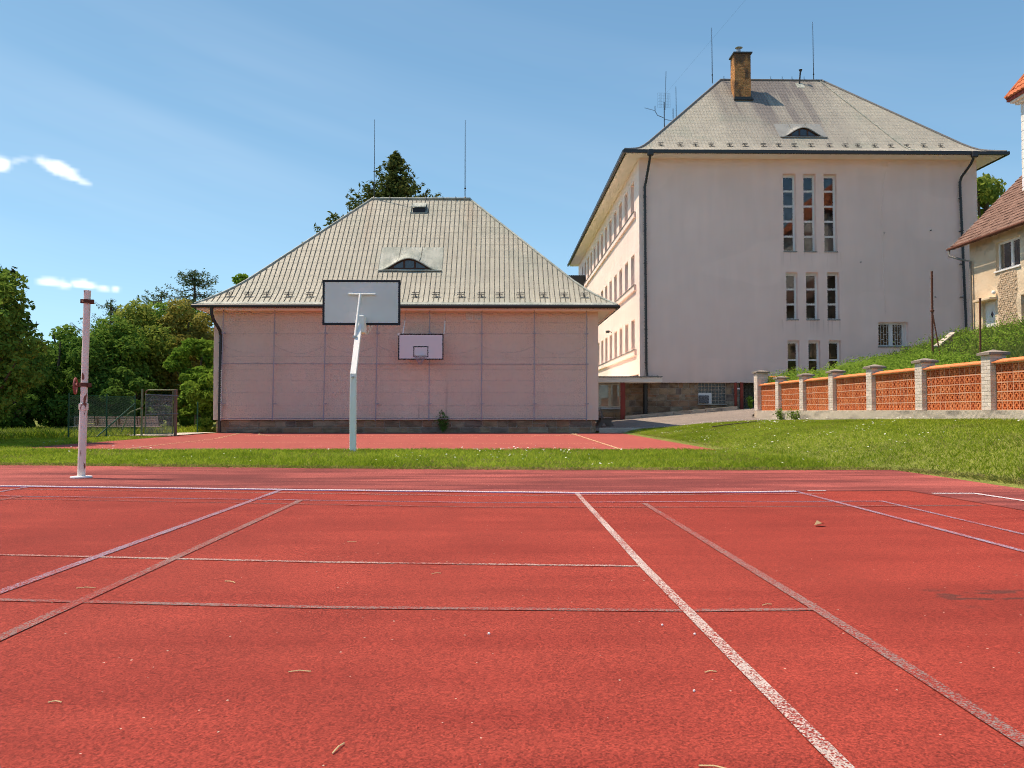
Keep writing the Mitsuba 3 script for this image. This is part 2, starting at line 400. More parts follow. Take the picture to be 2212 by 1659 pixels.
def leafmat(name, a, b, trans=.7, s=2.2):
    def fn(p, n, uv):
        t = fbm(p.x * .55, p.y * .55, p.z * .55, 3) * .6 + cell_rand(dr.floor(p.x * 7), dr.floor(p.y * 7), dr.floor(p.z * 7)) * .4
        return mix(a, b, smoothstep(.25, .75, t))
    scene[name] = {"type": "principledthin", "base_color": proc(fn), "roughness": .5, "diff_trans": trans, "spec_trans": 0.0, "eta": 1.4}


leafmat("m_leaf_dark", (.065, .14, .024), (.145, .25, .045))
leafmat("m_leaf_mid", (.105, .20, .03), (.23, .34, .06))
leafmat("m_leaf_olive", (.21, .22, .045), (.38, .34, .085))
leafmat("m_leaf_bright", (.13, .25, .03), (.25, .38, .055))
leafmat("m_leaf_yellow", (.165, .24, .04), (.32, .36, .075))
leafmat("m_needle", (.045, .075, .024), (.13, .15, .04), .5)
leafmat("m_needle_dark", (.02, .04, .018), (.045, .07, .028), .3)
leafmat("m_larch", (.07, .12, .06), (.14, .19, .085), .7)
leafmat("m_bramble", (.14, .25, .03), (.27, .40, .06), .9)
leafmat("m_grass", (.25, .34, .024), (.46, .55, .065), 1.0)
leafmat("m_grass_dry", (.24, .26, .06), (.42, .35, .14), .9)
leafmat("m_grass_tall", (.12, .19, .035), (.25, .30, .085), .9)


# ------------------------------------------------------------------ the ground
def plane_path(x, y): return .10 + (x - 5.0) * .085 + (y - 33.0) * .010


def x_edge(y): return np.interp(y, [-20, 12.3, 18.5, 40], [6.15, 6.05, 5.15, 5.15])


def ground_h(x, y):
    x, y = np.asarray(x, float), np.asarray(y, float)
    x0 = x_edge(y); t = np.clip((x - x0) / (10.7 - x0), 0, 1)
    H = np.interp(y, [-20, 4, 9, 17, 31, 36], [.1, .3, .55, .68, .50, .42])
    lawn = H * (1 - (1 - t) ** 2)
    pp = np.maximum(plane_path(np.clip(x, 4, 30), y), 0)
    k = np.clip((y - 32.2) / 1.3, 0, 1) * np.clip((x - 5.2) / .6, 0, 1)
    k = np.where(y > 33.5, np.where(x > 4.13, 1.0, 0.0), k)
    h = lawn * (1 - k) + pp * k
    far = np.clip((np.hypot(x, y - 30) - 70) / 300, 0, 1)
    return h * (1 - far) - 6 * far


def grid_mesh(xs, ys, hf, dz=0.0):
    X, Y = np.meshgrid(xs, ys, indexing="ij"); v = np.stack([X, Y, hf(X, Y) + dz], -1).reshape(-1, 3)
    i, j = np.meshgrid(np.arange(len(xs) - 1), np.arange(len(ys) - 1), indexing="ij"); m = len(ys)
    q = np.stack([i * m + j, (i + 1) * m + j, (i + 1) * m + j + 1, i * m + j + 1], -1).reshape(-1, 4)
    return v, np.vstack([q[:, [0, 1, 2]], q[:, [0, 2, 3]]])


def poly_sheet(poly, hf, dz, step=1e9):
    """Sheet over a polygon, cut into grid cells so that it follows the ground."""
    x0, y0, x1, y1 = poly.bounds; out = []
    xs = [x0, x1] if step > 1e6 else np.append(np.arange(x0, x1, step), x1)
    ys = [y0, y1] if step > 1e6 else np.append(np.arange(y0, y1, step), y1)
    for a, b in zip(xs[:-1], xs[1:]):
        for c, d in zip(ys[:-1], ys[1:]):
            g = poly.intersection(sbox(a, c, b, d))
            for q in getattr(g, "geoms", [g]):
                if q.geom_type != "Polygon" or q.area < 1e-6: continue
                vv, ff = trimesh.creation.triangulate_polygon(q, engine="earcut")
                e1 = vv[ff[:, 1]] - vv[ff[:, 0]]; e2 = vv[ff[:, 2]] - vv[ff[:, 0]]
                ff = np.where((e1[:, 0] * e2[:, 1] - e1[:, 1] * e2[:, 0] < 0)[:, None], ff[:, ::-1], ff)
                out.append((np.column_stack([vv, hf(vv[:, 0], vv[:, 1]) + dz]), ff))
    return cat(out)


zero = lambda x, y: np.zeros(np.shape(x))
gx = np.concatenate([[-900, -400, -200, -120, -80, -60, -40, -30], np.arange(-24, 4, 2.), [4.12, 4.14], np.arange(4.4, 10.7, .3), [10.74, 11, 13, 16, 20, 25, 30, 40, 60, 90, 150, 300, 900]])
gy = np.concatenate([[-900, -300, -100, -40, -20, -10, -4], np.arange(0, 31.5, .75), np.arange(31.5, 33.3, .3), [33.48, 33.52], np.arange(34, 48, 1.), [50, 55, 60, 70, 80, 100, 140, 200, 400, 900]])
put("ground", grid_mesh(gx, gy, lambda x, y: ground_h(x, y) - .012 * (np.asarray(x) < 5.0)), "m_soil")
say("ground", "green lawn soil spreading round the red courts and up to the brick fence", kind="structure")

back_edge = [(-30, 17.4), (-14, 14.5), (-8.07, 13.66), (-5.67, 13.28), (-2.65, 12.8), (.19, 12.44), (2.94, 12.30), (5.94, 12.33)]
court_a = Polygon([(-30, -45)] + back_edge + [(6.0, 11.9), (6.1, 9.65), (6.15, -45)])
put("sports_court", poly_sheet(court_a, zero, 0.0), "m_court")
say("sports_court", "large red rubber court in the foreground with worn painted lines", kind="structure")
backline = [(-12, 10.85), (-5.83, 9.87), (-2.40, 9.35), (.856, 8.93), (2.14, 8.95), (3.27, 9.03)]
border = Polygon([(-30, 13.0), (-12, 10.9), (-5.83, 9.92), (-2.40, 9.40), (.856, 8.98), (2.14, 9.0), (3.27, 9.06), (4.54, 9.1), (4.66, 7.3), (4.8, -45), (6.14, -45), (6.08, 9.65), (5.97, 11.88), (5.9, 12.28)] + back_edge[-2::-1])
border = border.buffer(0).intersection(court_a.buffer(-.004))
k = put("border", poly_sheet(border, zero, .004), "m_court_dark", "sports_court", label="darker weathered red run-off strip round the court")

court_b = Polygon([(-11.3, 19.9), (-9.6, 19.05), (-8.2, 18.93), (-3.28, 18.87), (5.04, 18.5), (5.1, 26), (5.14, 33.45), (-11.3, 33.75)])
put("rear_court", poly_sheet(court_b, zero, 0.0), "m_court_rear")
say("rear_court", "small red rubber court between the grass strip and the gym wall", kind="structure")


def line(parent, pts, w, m, dz=.008):
    p = np.asarray(pts, float); out = []
    g = shapely.LineString(p).buffer(w / 2, cap_style="flat", join_style="mitre")
    return put("line", poly_sheet(g, zero, dz), m, parent)


A = "sports_court"
line(A, backline, .065, "m_line_white_new", .007)
line(A, [(x, y - .075) for x, y in backline], .055, "m_line_deep_blue", .0065)
line(A, [(-2.40, 9.25), (-2.41, 5.7), (-2.41, 3.0), (-2.41, -2)], .06, "m_line_blue", .0045)
line(A, [(-1.93, 8.24), (-1.922, 4.7), (-1.92, -2)], .058, "m_line_grey", .0045)
line(A, [(.856, 8.92), (.83, 4.7), (.845, 3.0), (.86, 1.6), (.86, -2)], .050, "m_line_white", .0055)
line(A, [(1.405, 7.9), (1.42, 3.68), (1.40, 2.2), (1.4, -2)], .055, "m_line_grey", .0045)
line(A, [(3.274, 9.0), (3.30, 5.15), (3.31, -2)], .052, "m_line_blue", .0045)
line(A, [(-5, 5.45), (-3.04, 5.156), (-1.0, 4.87), (.83, 4.71)], .042, "m_line_worn", .0035)
line(A, [(-5, 4.35), (-2.3, 3.93), (-.77, 3.754), (.83, 3.665), (1.42, 3.68)], .046, "m_line_grey", .0035)
line(A, [(-8, 9.85), (-5.18, 9.42), (-.2, 8.65), (3.48, 8.78)], .03, "m_line_worn", .0035)
line(A, [(-8, 9.1), (-5.14, 8.71), (-.19, 8.0), (3.757, 8.047), (3.76, 5.87), (3.78, -2)], .04, "m_line_blue", .0035)
line(A, [(-7, 8.7), (-4.6, 8.37), (-.18, 7.615), (1.8, 7.58), (4.52, 7.68)], .035, "m_line_grey", .0035)
line(A, [(-5.43, 9.8), (-5.40, 9.1), (-5.3, -2)], .052, "m_line_blue", .0045)
line(A, [(-4.89, 8.66), (-4.9, 8.3), (-4.9, -2)], .05, "m_line_grey", .0045)
line(A, [(4.633, 8.754), (5.076, 8.746), (5.143, 8.02), (5.3, -2)], .06, "m_line_white_new", .008)
line(A, [(3.42, 9.09), (3.62, 9.08)], .05, "m_line_white_new", .008)
B = "rear_court"
line(B, [(2.94, 33.3), (2.84, 18.6)], .07, "m_line_yellow", .008)
line(B, [(-10.2, 33.2), (-8.9, 26.5), (-8.6, 19.1)], .06, "m_line_yellow", .008)
line(B, [(-9.0, 29.8), (-5, 29.5), (0, 29.6), (2.9, 29.4)], .06, "m_line_yellow", .009)
line(B, [(-8.4, 23.2), (-3, 22.6), (2.8, 22.6)], .05, "m_line_yellow", .009)
line(B, [(-8.6, 19.7), (-3, 19.5), (4.3, 19.1)], .05, "m_line_white", .009)
arc = [(-3.0 + 6.2 * math.cos(t), 33.0 - 5.6 * math.sin(t)) for t in np.linspace(.15, math.pi - .15, 24)]
line(B, arc, .06, "m_line_yellow", .010)

path = Polygon([(4.15, 33.55), (5.55, 33.5), (7.0, 32.45), (8.8, 31.8), (10.6, 31.05), (10.6, 34.4), (40, 34.4), (40, 46.98), (4.15, 46.98)])
put("path", poly_sheet(path, ground_h, .02, .5), "m_asphalt")
say("path", "worn grey asphalt path rising past the school wall behind the brick fence", kind="structure")
strip = Polygon([(-11.95, 29.2), (-11.32, 29.2), (-11.32, 33.75), (-11.9, 33.9), (-13.6, 30.4), (-13.6, 29.6)])
put("concrete_strip", poly_sheet(strip, zero, .03), "m_concrete")
say("concrete_strip", "pale concrete edging strip between the gate and the gym corner", kind="structure")
put("concrete_step", cbox(4.15, 5.85, 33.36, 33.60, -.05, .20, .02), "m_concrete")
say("concrete_step", "low concrete step in the shade at the right corner of the gym", kind="structure")
put("kerb", box(7.05, 13.2, 45.42, 45.5, .2, .42), "m_concrete"); kx = np.linspace(7.05, 13.25, 8)
for a, b in zip(kx[:-1], kx[1:]):
    zc = [plane_path(x, 45.5) + .22 for x in (a, b)]
    p0 = np.array([[a + .01, 45.38, zc[0]], [b - .01, 45.38, zc[1]], [b - .01, 45.6, zc[1]], [a + .01, 45.6, zc[0]]])
    put("stone", fan(p0 - [0, 0, .4], p0), "m_concrete", "kerb")
say("kerb", "row of pale concrete kerb stones along the foot of the school wall", kind="structure")


# ------------------------------------------------------------------ roof helper
def profile(pts):
    P = np.asarray(pts, float)
    return lambda d: np.interp(d, P[:, 0], P[:, 1])


def slope_map(z0, prof, Ye):
    def fn(u, d, h):
        u, d = np.asarray(u, float), np.asarray(d, float)
        s = (prof(d + .01) - prof(d - .01 if np.all(d > .01) else np.maximum(d - .01, 0))) / np.where(d > .01, .02, .01 + np.minimum(d, .01) + 1e-9)
        c = 1 / np.sqrt(1 + s * s)
        return np.stack([u, Ye + d - h * s * c, z0 + prof(d) + h * c], -1)
    return fn


def hip_surface(parent, xl, xr, yf, yb, z0, prof, half, m):
    """Base skin of a hipped roof: rings of a shrinking rectangle."""
    ds = np.unique(np.concatenate([np.linspace(0, 1.8, 10), np.linspace(1.8, half, 8)])); out = []; rings = []
    for d in ds:
        z = z0 + prof(d) - .02
        rings.append(np.array([[xl + d, yf + d, z], [xr - d, yf + d, z], [xr - d, yb - d, z], [xl + d, yb - d, z]]))
    v = np.vstack(rings); f = []
    for r in range(len(ds) - 1):
        for j in range(4):
            a, b = r * 4 + j, r * 4 + (j + 1) % 4; f.append([a, b, b + 4, a + 4])
    return v, np.array(f)


def sheets(parent, xl, xr, half, z0, prof, Ye, pitch, ncourse, mats, hole, n_parts, gap, d_start=.12, stag=0.0):
    S = slope_map(z0, prof, Ye); tri = Polygon([(xl, 0), (xr, 0), (xr - half, half), (xl + half, half)]); items = []
    edges = np.linspace(d_start, half, ncourse + 1)
    for r in range(ncourse):
        d0, d1 = edges[r], edges[r + 1]
        us = np.arange(xl + (pitch * stag if r % 2 else 0) - pitch, xr, pitch)
        for u in us:
            jd = rng.uniform(-.006, .006)
            q = sbox(u + gap / 2, max(d0 + jd, 0), u + pitch - gap / 2, min(d1 + .03, half)).intersection(tri)
            if hole is not None: q = q.difference(hole)
            for g in getattr(q, "geoms", [q]):
                if g.geom_type != "Polygon" or g.area < .004: continue
                c = np.array(shapely.geometry.polygon.orient(g.simplify(1e-4)).exterior.coords)[:-1]
                hh = .011 - .008 * np.clip((c[:, 1] - d0) / (d1 - d0), 0, 1) + rng.uniform(-.001, .001)
                items.append((d0, g.area, fan(S(c[:, 0], c[:, 1], -.03 + 0 * hh), S(c[:, 0], c[:, 1], hh))))
    items.sort(key=lambda t: t[0] - .02 * t[1])
    for _, a, ms in items[:n_parts]: put("sheet", ms, mats[rng.integers(len(mats))], parent)
    rest = items[n_parts:]; idx = rng.integers(len(mats), size=len(rest))
    if rest:
        # colour varies from sheet to sheet: the joined rest is kept as one part per tone
        for i, mm in enumerate(mats):
            sel = [rest[j][2] for j in range(len(rest)) if idx[j] == i]
            if sel: put("upper_sheets", cat(sel), mm, parent, kind="stuff")
    return S


def eyebrow(parent, x0, x1, S, prof, z0, Ye, d_front, d_back, xm0, xm1, H, m):
    """Eyebrow dormer: a patch of sheet metal swelling into an arched opening with three panes."""
    Yf = Ye + d_front; zb = z0 + prof(d_front); xc, hw = (x0 + x1) / 2, (x1 - x0) / 2
    bell = lambda x: H * np.where(np.abs((x - xc) / hw) < 1, (.5 + .5 * np.cos(np.pi * np.clip((x - xc) / hw, -1, 1))) ** .85, 0)
    xs = np.linspace(xm0, xm1, 41); ss = np.linspace(0, 1, 17)
    X, Sg = np.meshgrid(xs, ss, indexing="ij"); dd = d_front + Sg * (d_back - d_front)
    sl = z0 + prof(dd) + .02
    lift = zb + .02 + bell(X) + Sg * (d_back - d_front) * .42
    kk = .06; Z = np.logaddexp(sl / kk, lift / kk) * kk - kk * .3 * np.exp(-np.abs(sl - lift) / kk)
    Z = np.maximum(np.where(bell(X) < 1e-3, sl, Z), sl)
    v = np.stack([X, Ye + dd, Z], -1).reshape(-1, 3); n = len(ss)
    i, j = np.meshgrid(np.arange(len(xs) - 1), np.arange(n - 1), indexing="ij")
    q = np.stack([i * n + j, (i + 1) * n + j, (i + 1) * n + j + 1, i * n + j + 1], -1).reshape(-1, 4)
    k = put("dormer", (v, q), m, parent, smooth=50)
    for xx in (xc - hw * .42, xc + hw * .36):
        zz = zb + .02 + bell(xx)
        pts = [(xx + .05 * s, Ye + d_front + s * (d_back - d_front), max(z0 + prof(d_front + s * (d_back - d_front)) + .02, zz + s * (d_back - d_front) * .42) + .015) for s in np.linspace(0, 1, 12)]
        put("dormer_seam", tube(pts, .012, 5), "m_seam", parent)
    # dark timber front set back under the rim, then rim, frame pieces and panes
    xf = np.linspace(x0 + .06, x1 - .06, 31); top = zb + .02 + np.maximum(bell(xf) - .01, .012)
    poly = Polygon([(x0 + .06, zb - .06)] + list(zip(xf, top)) + [(x1 - .06, zb - .06)])
    holes = []
    for a, b in ((-.52, -.20), (-.13, .18), (.25, .57)):
        a, b = xc + a * hw, xc + b * hw
        cut = sbox(a, zb + .14, b, zb + H).intersection(poly.buffer(-.05))
        if not cut.is_empty: holes.append(cut)
    front = poly
    for hgeo in holes: front = front.difference(hgeo)
    put("dormer_front", extrude(front, .05, lambda a, b, d: (a, Yf + .10 + d, b)), "m_dark_wood", parent)
    for hgeo in holes:
        put("dormer_pane", extrude(hgeo.buffer(.01), .012, lambda a, b, d: (a, Yf + .12 + d, b)), "m_glass_dark", parent)
    put("dormer_rim", tube([(x, Yf - .01, zb + .03 + bell(x)) for x in np.linspace(x0, x1, 31)], .028, 6), m, parent, smooth=40)
    put("dormer_sill", cbox(xm0, xm1, Yf - .09, Yf + .12, zb - .03, zb + .025, .01), m, parent)


mat("m_glass_dark", (.02, .022, .03), .08, .9)


def snow_guard(parent, x, S, d):
    a = S(x, d, .01); out = []
    out.append(tube([a, a + [.0, .03, .16]], .016, 5)); out.append(tube([a + [.05, -.12, -.1], a + [0, .02, .12]], .014, 5))
    for k, hz in enumerate((.07, .15)): out.append(bar(a + [-.16 + .02 * k, -.01, hz], a + [.15 + .03 * k, -.01, hz + .005], .022, .026))
    out.append(bar(a + [-.14, -.1, -.06], a + [.2, -.1, -.06], .02, .02))
    put("snow_guard", cat(out), "m_gutter", parent)


def ashlar(parent, x0, x1, z0f, z1, front, depth, rows, wmin, wmax, to3, seed, skip=None):
    """Coursed squared stones; z0f: bottom height along x."""
    r = np.random.default_rng(seed); cells = []
    zb = min(z0f(x0), z0f(x1)); edges = np.linspace(zb, z1, rows + 1); edges[1:-1] += r.uniform(-.03, .03, rows - 1)
    for i in range(rows):
        x = x0
        while x < x1 - .02:
            w = r.uniform(wmin, wmax); e = min(x + w, x1)
            if x1 - e < wmin * .6: e = x1
            lo, hi = edges[i], edges[i + 1]
            if w > .3 and r.random() < .18: # two thin stones instead of one
                mz = (lo + hi) / 2 + r.uniform(-.03, .03); cells += [(x, e, lo, mz), (x, e, mz, hi)]
            else: cells.append((x, e, lo, hi))
            x = e
    for a, b, lo, hi in cells:
        if hi < z0f((a + b) / 2) - .02: continue
        if skip and skip(a, b, lo, hi): continue
        g = .012; pr = r.uniform(0, .022)
        v, f = cbox(a + g, b - g, front - depth * 0 - pr, front + depth, lo + g, hi - g, .014, .004)
        put("stone", (to3(v), f), f"m_stone_{r.choice(5, p=[.34, .2, .14, .2, .12])}", parent)


# ------------------------------------------------------------------ gym building
G = "gym_building"
GX0, GX1, GY, GE = -11.42, 4.13, 33.6, 32.8
used.add(G)
say(G, "low gym with a pink plaster wall, stone base and hipped green-grey metal roof", "building")
put("wall", cat([box(GX0, GX1, GY, GY + .4, .52, 5.0), box(GX0, GX0 + .4, GY + .4, 44.1, .52, 5.0), box(GX1 - .4, GX1, GY + .4, 44.1, .52, 5.0), box(GX0, GX1, 44.1, 44.5, .52, 5.0)]), "m_plaster_gym", G)
put("plinth", cat([box(GX0 + .14, GX1 - .14, GY + .10, GY + .4, -.1, .515), box(GX0 + .14, GX0 + .4, GY + .4, 44.2, -.1, .515), box(GX1 - .4, GX1 - .14, GY + .4, 44.2, -.1, .515)]), "m_mortar", G)
ashlar(G + "__plinth", GX0 + .09, GX1 - .09, lambda x: 0.0, .51, GY + .085, .1, 2, .28, .95, lambda v: v, 3)
ashlar(G + "__plinth", 33.75, 44.0, lambda x: 0.0, .51, -(GX1 - .11), .1, 2, .3, .9, lambda v: np.stack([-v[:, 1], v[:, 0], v[:, 2]], -1)[:, :], 5)
RXL, RXR, RZ = -11.93, 4.79, 5.10
half = 6.05
g_prof = profile([(0, 0), (.4, .25), (.8, .53), (1.2, .85), (1.6, 1.21), (6.05, 5.76)])
put("soffit", cat([box(RXL + .12, RXR - .12, GE + .12, GY - .002, 4.93, 5.0), box(RXL + .12, GX0 - .002, GY, 44.7, 4.93, 5.0), box(GX1 + .002, RXR - .12, GY, 44.7, 4.93, 5.0)]), "m_soffit", G)
put("fascia", cat([box(RXL + .06, RXR - .06, GE + .06, GE + .118, 4.90, 5.07), box(RXL + .06, RXL + .118, GE + .118, 44.75, 4.90, 5.07), box(RXR - .118, RXR - .06, GE + .118, 44.75, 4.90, 5.07)]), "m_plaster_school", G)
put("roof", hip_surface(G, RXL, RXR, GE, GE + 12.1, RZ, g_prof, half, "m_patina"), "m_patina", G)
GR = G + "__roof"
dormer_hole = sbox(-5.02, 2.02, -2.30, 3.28)
hatch_hole = sbox(-4.02, 5.18, -3.18, 5.75)
S = sheets(GR, RXL, RXR, half, RZ, g_prof, GE, 0.204, 18, [f"m_gym_sheet_{i}" for i in range(4)], dormer_hole.union(hatch_hole), 300, .002, .16)
u = RXL + .204 * 2
while u < RXR - .3:
    dmax = min(u - RXL, RXR - u, half) - .03; segs = [(.16, dmax)]
    for (a, b, c, d) in ((-5.02, 2.02, -2.30, 3.28), (-4.02, 5.18, -3.18, 5.75)):
        if a < u < c:
            segs = [s for p, q in segs for s in ((p, min(q, b)), (max(p, d), q)) if s[1] - s[0] > .1]
    for p, q in segs:
        if q <= p: continue
        dd = np.unique(np.concatenate([[p], np.arange(p, min(q, 1.7), .15), [q]]))
        if len(dd) < 2: continue
        wob = rng.normal(0, .004, len(dd))
        pts = S(np.full(len(dd), u) + wob, dd, .022 * np.ones(len(dd)))
        put("seam", tube(pts, .0155, 5), "m_seam", GR)
    u += .204
for a, b in (((RXL, GE), (-5.88, GE + half)), ((RXR, GE), (-1.26, GE + half)), ((RXL, GE + 12.1), (-5.88, GE + half)), ((RXR, GE + 12.1), (-1.26, GE + half))):
    t = np.linspace(0, 1, 16); dd = t * half
    put("hip_cap", tube(np.column_stack([a[0] + (b[0] - a[0]) * t, a[1] + (b[1] - a[1]) * t, RZ + g_prof(dd) + .01]), .055, 8), "m_patina", GR, smooth=60)
put("ridge_cap", tube([(-5.9, GE + half, RZ + 5.79), (-1.24, GE + half, RZ + 5.79)], .07, 8), "m_patina", GR, smooth=60)
put("eave_strip", fan(S([RXL + .03, RXR - .03, RXR - .2, RXL + .2], [.0, .0, .17, .17], -.02), S([RXL + .03, RXR - .03, RXR - .2, RXL + .2], [.0, .0, .17, .17], .02)), "m_patina", GR)
eyebrow(GR, -4.93, -2.52, S, g_prof, RZ, GE, 2.08, 3.27, -5.0, -2.32, .50, "m_patina")
hz = RZ + g_prof(5.2)
put("hatch_frame", cat([bar(S(-3.99, 5.2, .02), S(-3.99, 5.74, .02), .05, .05), bar(S(-3.21, 5.2, .02), S(-3.21, 5.74, .02), .05, .05), bar(S(-4.0, 5.2, .02), S(-3.2, 5.2, .02), .05, .05)]), "m_patina", GR)
put("hatch_front", box(-3.88, -3.32, GE + 5.28, GE + 5.7, hz + .05, hz + .28), "m_black_paint", GR)
put("hatch_lid", fan(np.array([[-3.92, GE + 5.2, hz + .29], [-3.28, GE + 5.2, hz + .29], [-3.28, GE + 5.75, hz + .60], [-3.92, GE + 5.75, hz + .60]]), np.array([[-3.92, GE + 5.2, hz + .32], [-3.28, GE + 5.2, hz + .32], [-3.28, GE + 5.75, hz + .63], [-3.92, GE + 5.75, hz + .63]])), "m_patina", GR)
for vx in (496, 537, 575.6, 623, 669, 714, 760, 806, 852, 896.6, 940.8, 995.3, 1039, 1078.4, 1123.4, 1173.5, 1218.6, 1262):
    snow_guard(GR, (vx - 1073) * 33.4 / 1790, S, .62)
for rx in (-5.78, -1.5):
    put("lightning_rod", cat([tube([(rx, GE + half, 10.9), (rx, GE + half, 14.65)], [.024, .012], 6), lathe([(.0, 0), (.06, .0), (.06, .05), (.03, .1), (0, .1)], rx, GE + half, 10.9, 8), lathe([(0, 0), (.045, .02), (.045, .06), (0, .08)], rx, GE + half, 11.35, 8)]), "m_gutter", G)
for rx in (-5.0, -4.2, -3.3, -2.5, -1.9): put("ridge_clip", tube([(rx, GE + half - .12, 10.80), (rx - .03, GE + half - .1, 10.92), (rx - .05, GE + half, 11.02)], .012, 5), "m_gutter", GR)
gut = lambda pts, r=.075: tube(pts, r, 8)
put("gutter", cat([gut([(RXL - .08, GE - .06, 5.03), (RXR + .08, GE - .06, 5.03)]), gut([(RXL - .05, GE - .06, 5.03), (RXL - .05, 44.9, 5.03)]), gut([(RXR + .05, GE - .06, 5.03), (RXR + .05, 44.9, 5.03)])]), "m_gutter", G, smooth=50)
put("downpipe", tube([(-11.25, GE - .02, 5.0), (-11.25, GE + .02, 4.72), (-11.22, GE + .12, 4.5), (-11.13, GY - .16, 4.12), (-11.10, GY - .12, 3.9), (-11.12, GY - .12, .42), (-11.12, GY - .1, .05)], .065, 10), "m_gutter", G, smooth=50)
for z in (3.6, 2.4, 1.2): put("pipe_clamp", lathe([(.07, 0), (.082, .005), (.082, .035), (.07, .04)], -11.11, GY - .12, z, 12), "m_gutter", G)
for a, b in ((-1.24, -.96), (-.90, -.60)):
    kv = put("vent_grille", cat([box(a, b, GY - .035, GY - .012, 4.59, 4.62), box(a, b, GY - .035, GY - .012, 4.91, 4.94), box(a, a + .03, GY - .035, GY - .012, 4.62, 4.91), box(b - .03, b, GY - .035, GY - .012, 4.62, 4.91)]), "m_white_frame", G)
    for z in np.arange(4.635, 4.9, .034):
        put("slat", (lambda q: (q[0], q[1]))(bar((a + .03, GY - .018, z), (b - .03, GY - .018, z + .0), .022, .02)), "m_white_frame", kv)
put("rear_link_roof", box(2.0, 8.13, 75.9, 82, 12.0, 13.4), "m_gutter", "school_building")

# ball net on posts in front of the gym wall
N = "ball_net"; used.add(N)
say(N, "fine dark ball net on thin posts stretched across the gym wall", "net")
nx = [-10.95, -8.90, -6.87, -4.79, -2.70, -.60, 1.52, 3.63]; NY = GY - .30
for i, x in enumerate(nx):
    lean = (.06 if i < 4 else .02)
    put("post", tube([(x - lean, NY, .50), (x, NY, 4.93)], .021, 8), "m_net_post", N, smooth=60)
    for z in (1.15, 2.75, 3.98): put("bracket", cat([box(x - .05, x + .08, NY - .03, NY + .03, z, z + .05), box(x - .02, x + .02, NY + .03, GY - .002, z + .01, z + .04)]), "m_net_post", N)
a = "wire"
for z, r in ((4.45, .004), (4.0, .005), (3.06, .005), (2.775, .013), (2.55, .004), (2.10, .004), (1.62, .005), (1.1, .004), (.58, .016)):
    put("wire", tube([(nx[0] - .05, NY - .012, z), (nx[-1], NY - .012, z - .01)], r, 5), "m_net", N)
for a, b in zip(nx[:-1], nx[1:]):
    t = np.linspace(0, 1, 14); put("slack_rope", tube(np.column_stack([a + (b - a) * t, np.full(14, NY - .02), 3.52 - .34 * 4 * t * (1 - t) * (.8 + .25 * rng.random())]), .0055, 5), "m_net", N, smooth=60)
    m_ = 6; t = np.linspace(0, 1, 6 * 5 + 1); sag = np.abs(np.sin(t * np.pi * 4)) ** .6
    put("top_rope", tube(np.column_stack([a + (b - a) * t, np.full(len(t), NY + .02), 4.88 - .09 * sag]), .007, 4), "m_net_rope", N)
st = []
xs_ = np.arange(nx[0], nx[-1], .05)
for x in xs_: st.append(tube([(x - .03, NY, .58), (x, NY, 4.84)], .0011, 3, False))
for z in np.arange(.6, 4.84, .05): st.append(tube([(nx[0], NY, z), (nx[-1], NY, z)], .0011, 3, False))
put("mesh", cat(st), "m_net", N, kind="stuff")
lace = [(-10.99 + (.03 if i % 2 else -.03), NY - .03, .6 + i * .045) for i in range(44)]
put("lacing", tube(lace, .007, 4), "m_white_frame", N)

# ------------------------------------------------------------------ basketball boards


def rim(parent, x, y, z, rr, mrim, toward):
    t = np.linspace(0, 2 * np.pi, 33); put("rim", tube(np.column_stack([x + rr * np.cos(t), y + rr * np.sin(t), np.full(33, z)]), .010, 6, False), mrim, parent, smooth=60)
    out = []
    for i in range(12):
        for s in (-1, 1):
            pts = [(x + (rr - .06 * k) * np.cos(2 * np.pi * (i + s * .5 * k) / 12), y + (rr - .06 * k) * np.sin(2 * np.pi * (i + s * .5 * k) / 12), z - .02 - .11 * k) for k in range(4)]
            out.append(tube(pts, .004, 4, False))
    return out


H = "basketball_hoop"; used.add(H)
say(H, "freestanding basketball hoop seen from behind on a bent white post in the grass", "basketball hoop")
PX, PY = -3.105, 18.0
put("post", cbox(PX - .064, PX + .064, PY - .064, PY + .064, -.1, 1.70, .008), "m_white_paint", H)
put("arm", (lambda q: q)(bar((PX, PY - .004, 1.66), (PX - .03, PY + 1.0, 2.98), .122, .11, up=(0, -1, .6))), "m_white_paint", H)
put("bolt", lathe([(0, 0), (.03, 0), (.03, .03), (0, .03)], PX, PY - .08, 1.60, 6), "m_galv", H)
put("arm_head", cbox(PX - .05, PX + .09, PY + .84, PY + 1.16, 2.66, 3.06, .015), "m_white_paint", H)
put("strut", tube([(PX - .075, PY + .62, 2.56), (PX - .045, PY + 1.12, 3.58)], .032, 8), "m_white_paint", H, smooth=50)
put("cross_bar", tube([(PX - .32, PY + 1.13, 3.585), (PX + .30, PY + 1.13, 3.575)], .026, 8), "m_white_paint", H, smooth=50)
put("pivot_bolt", lathe([(0, 0), (.05, 0), (.05, .05), (0, .05)], PX - .075, PY + .60, 2.52, 8), "m_galv", H)
bx0, bx1, by, bz0, bz1 = -4.035, -2.235, 19.19, 2.87, 3.92
put("board", box(bx0 + .045, bx1 - .045, by, by + .022, bz0 + .045, bz1 - .045), "m_board", H)
for a in ((bx0, bx1, bz0, bz0 + .05), (bx0, bx1, bz1 - .05, bz1), (bx0, bx0 + .05, bz0 + .05, bz1 - .05), (bx1 - .05, bx1, bz0 + .05, bz1 - .05)):
    put("edge_strip", cbox(a[0], a[1], by - .012, by + .035, a[2], a[3], .004), "m_black_paint", H)
nt = rim(H, PX + .02, by + .42, 3.04, .225, "m_rust", 1)
put("chain_net", cat(nt), "m_galv", H)

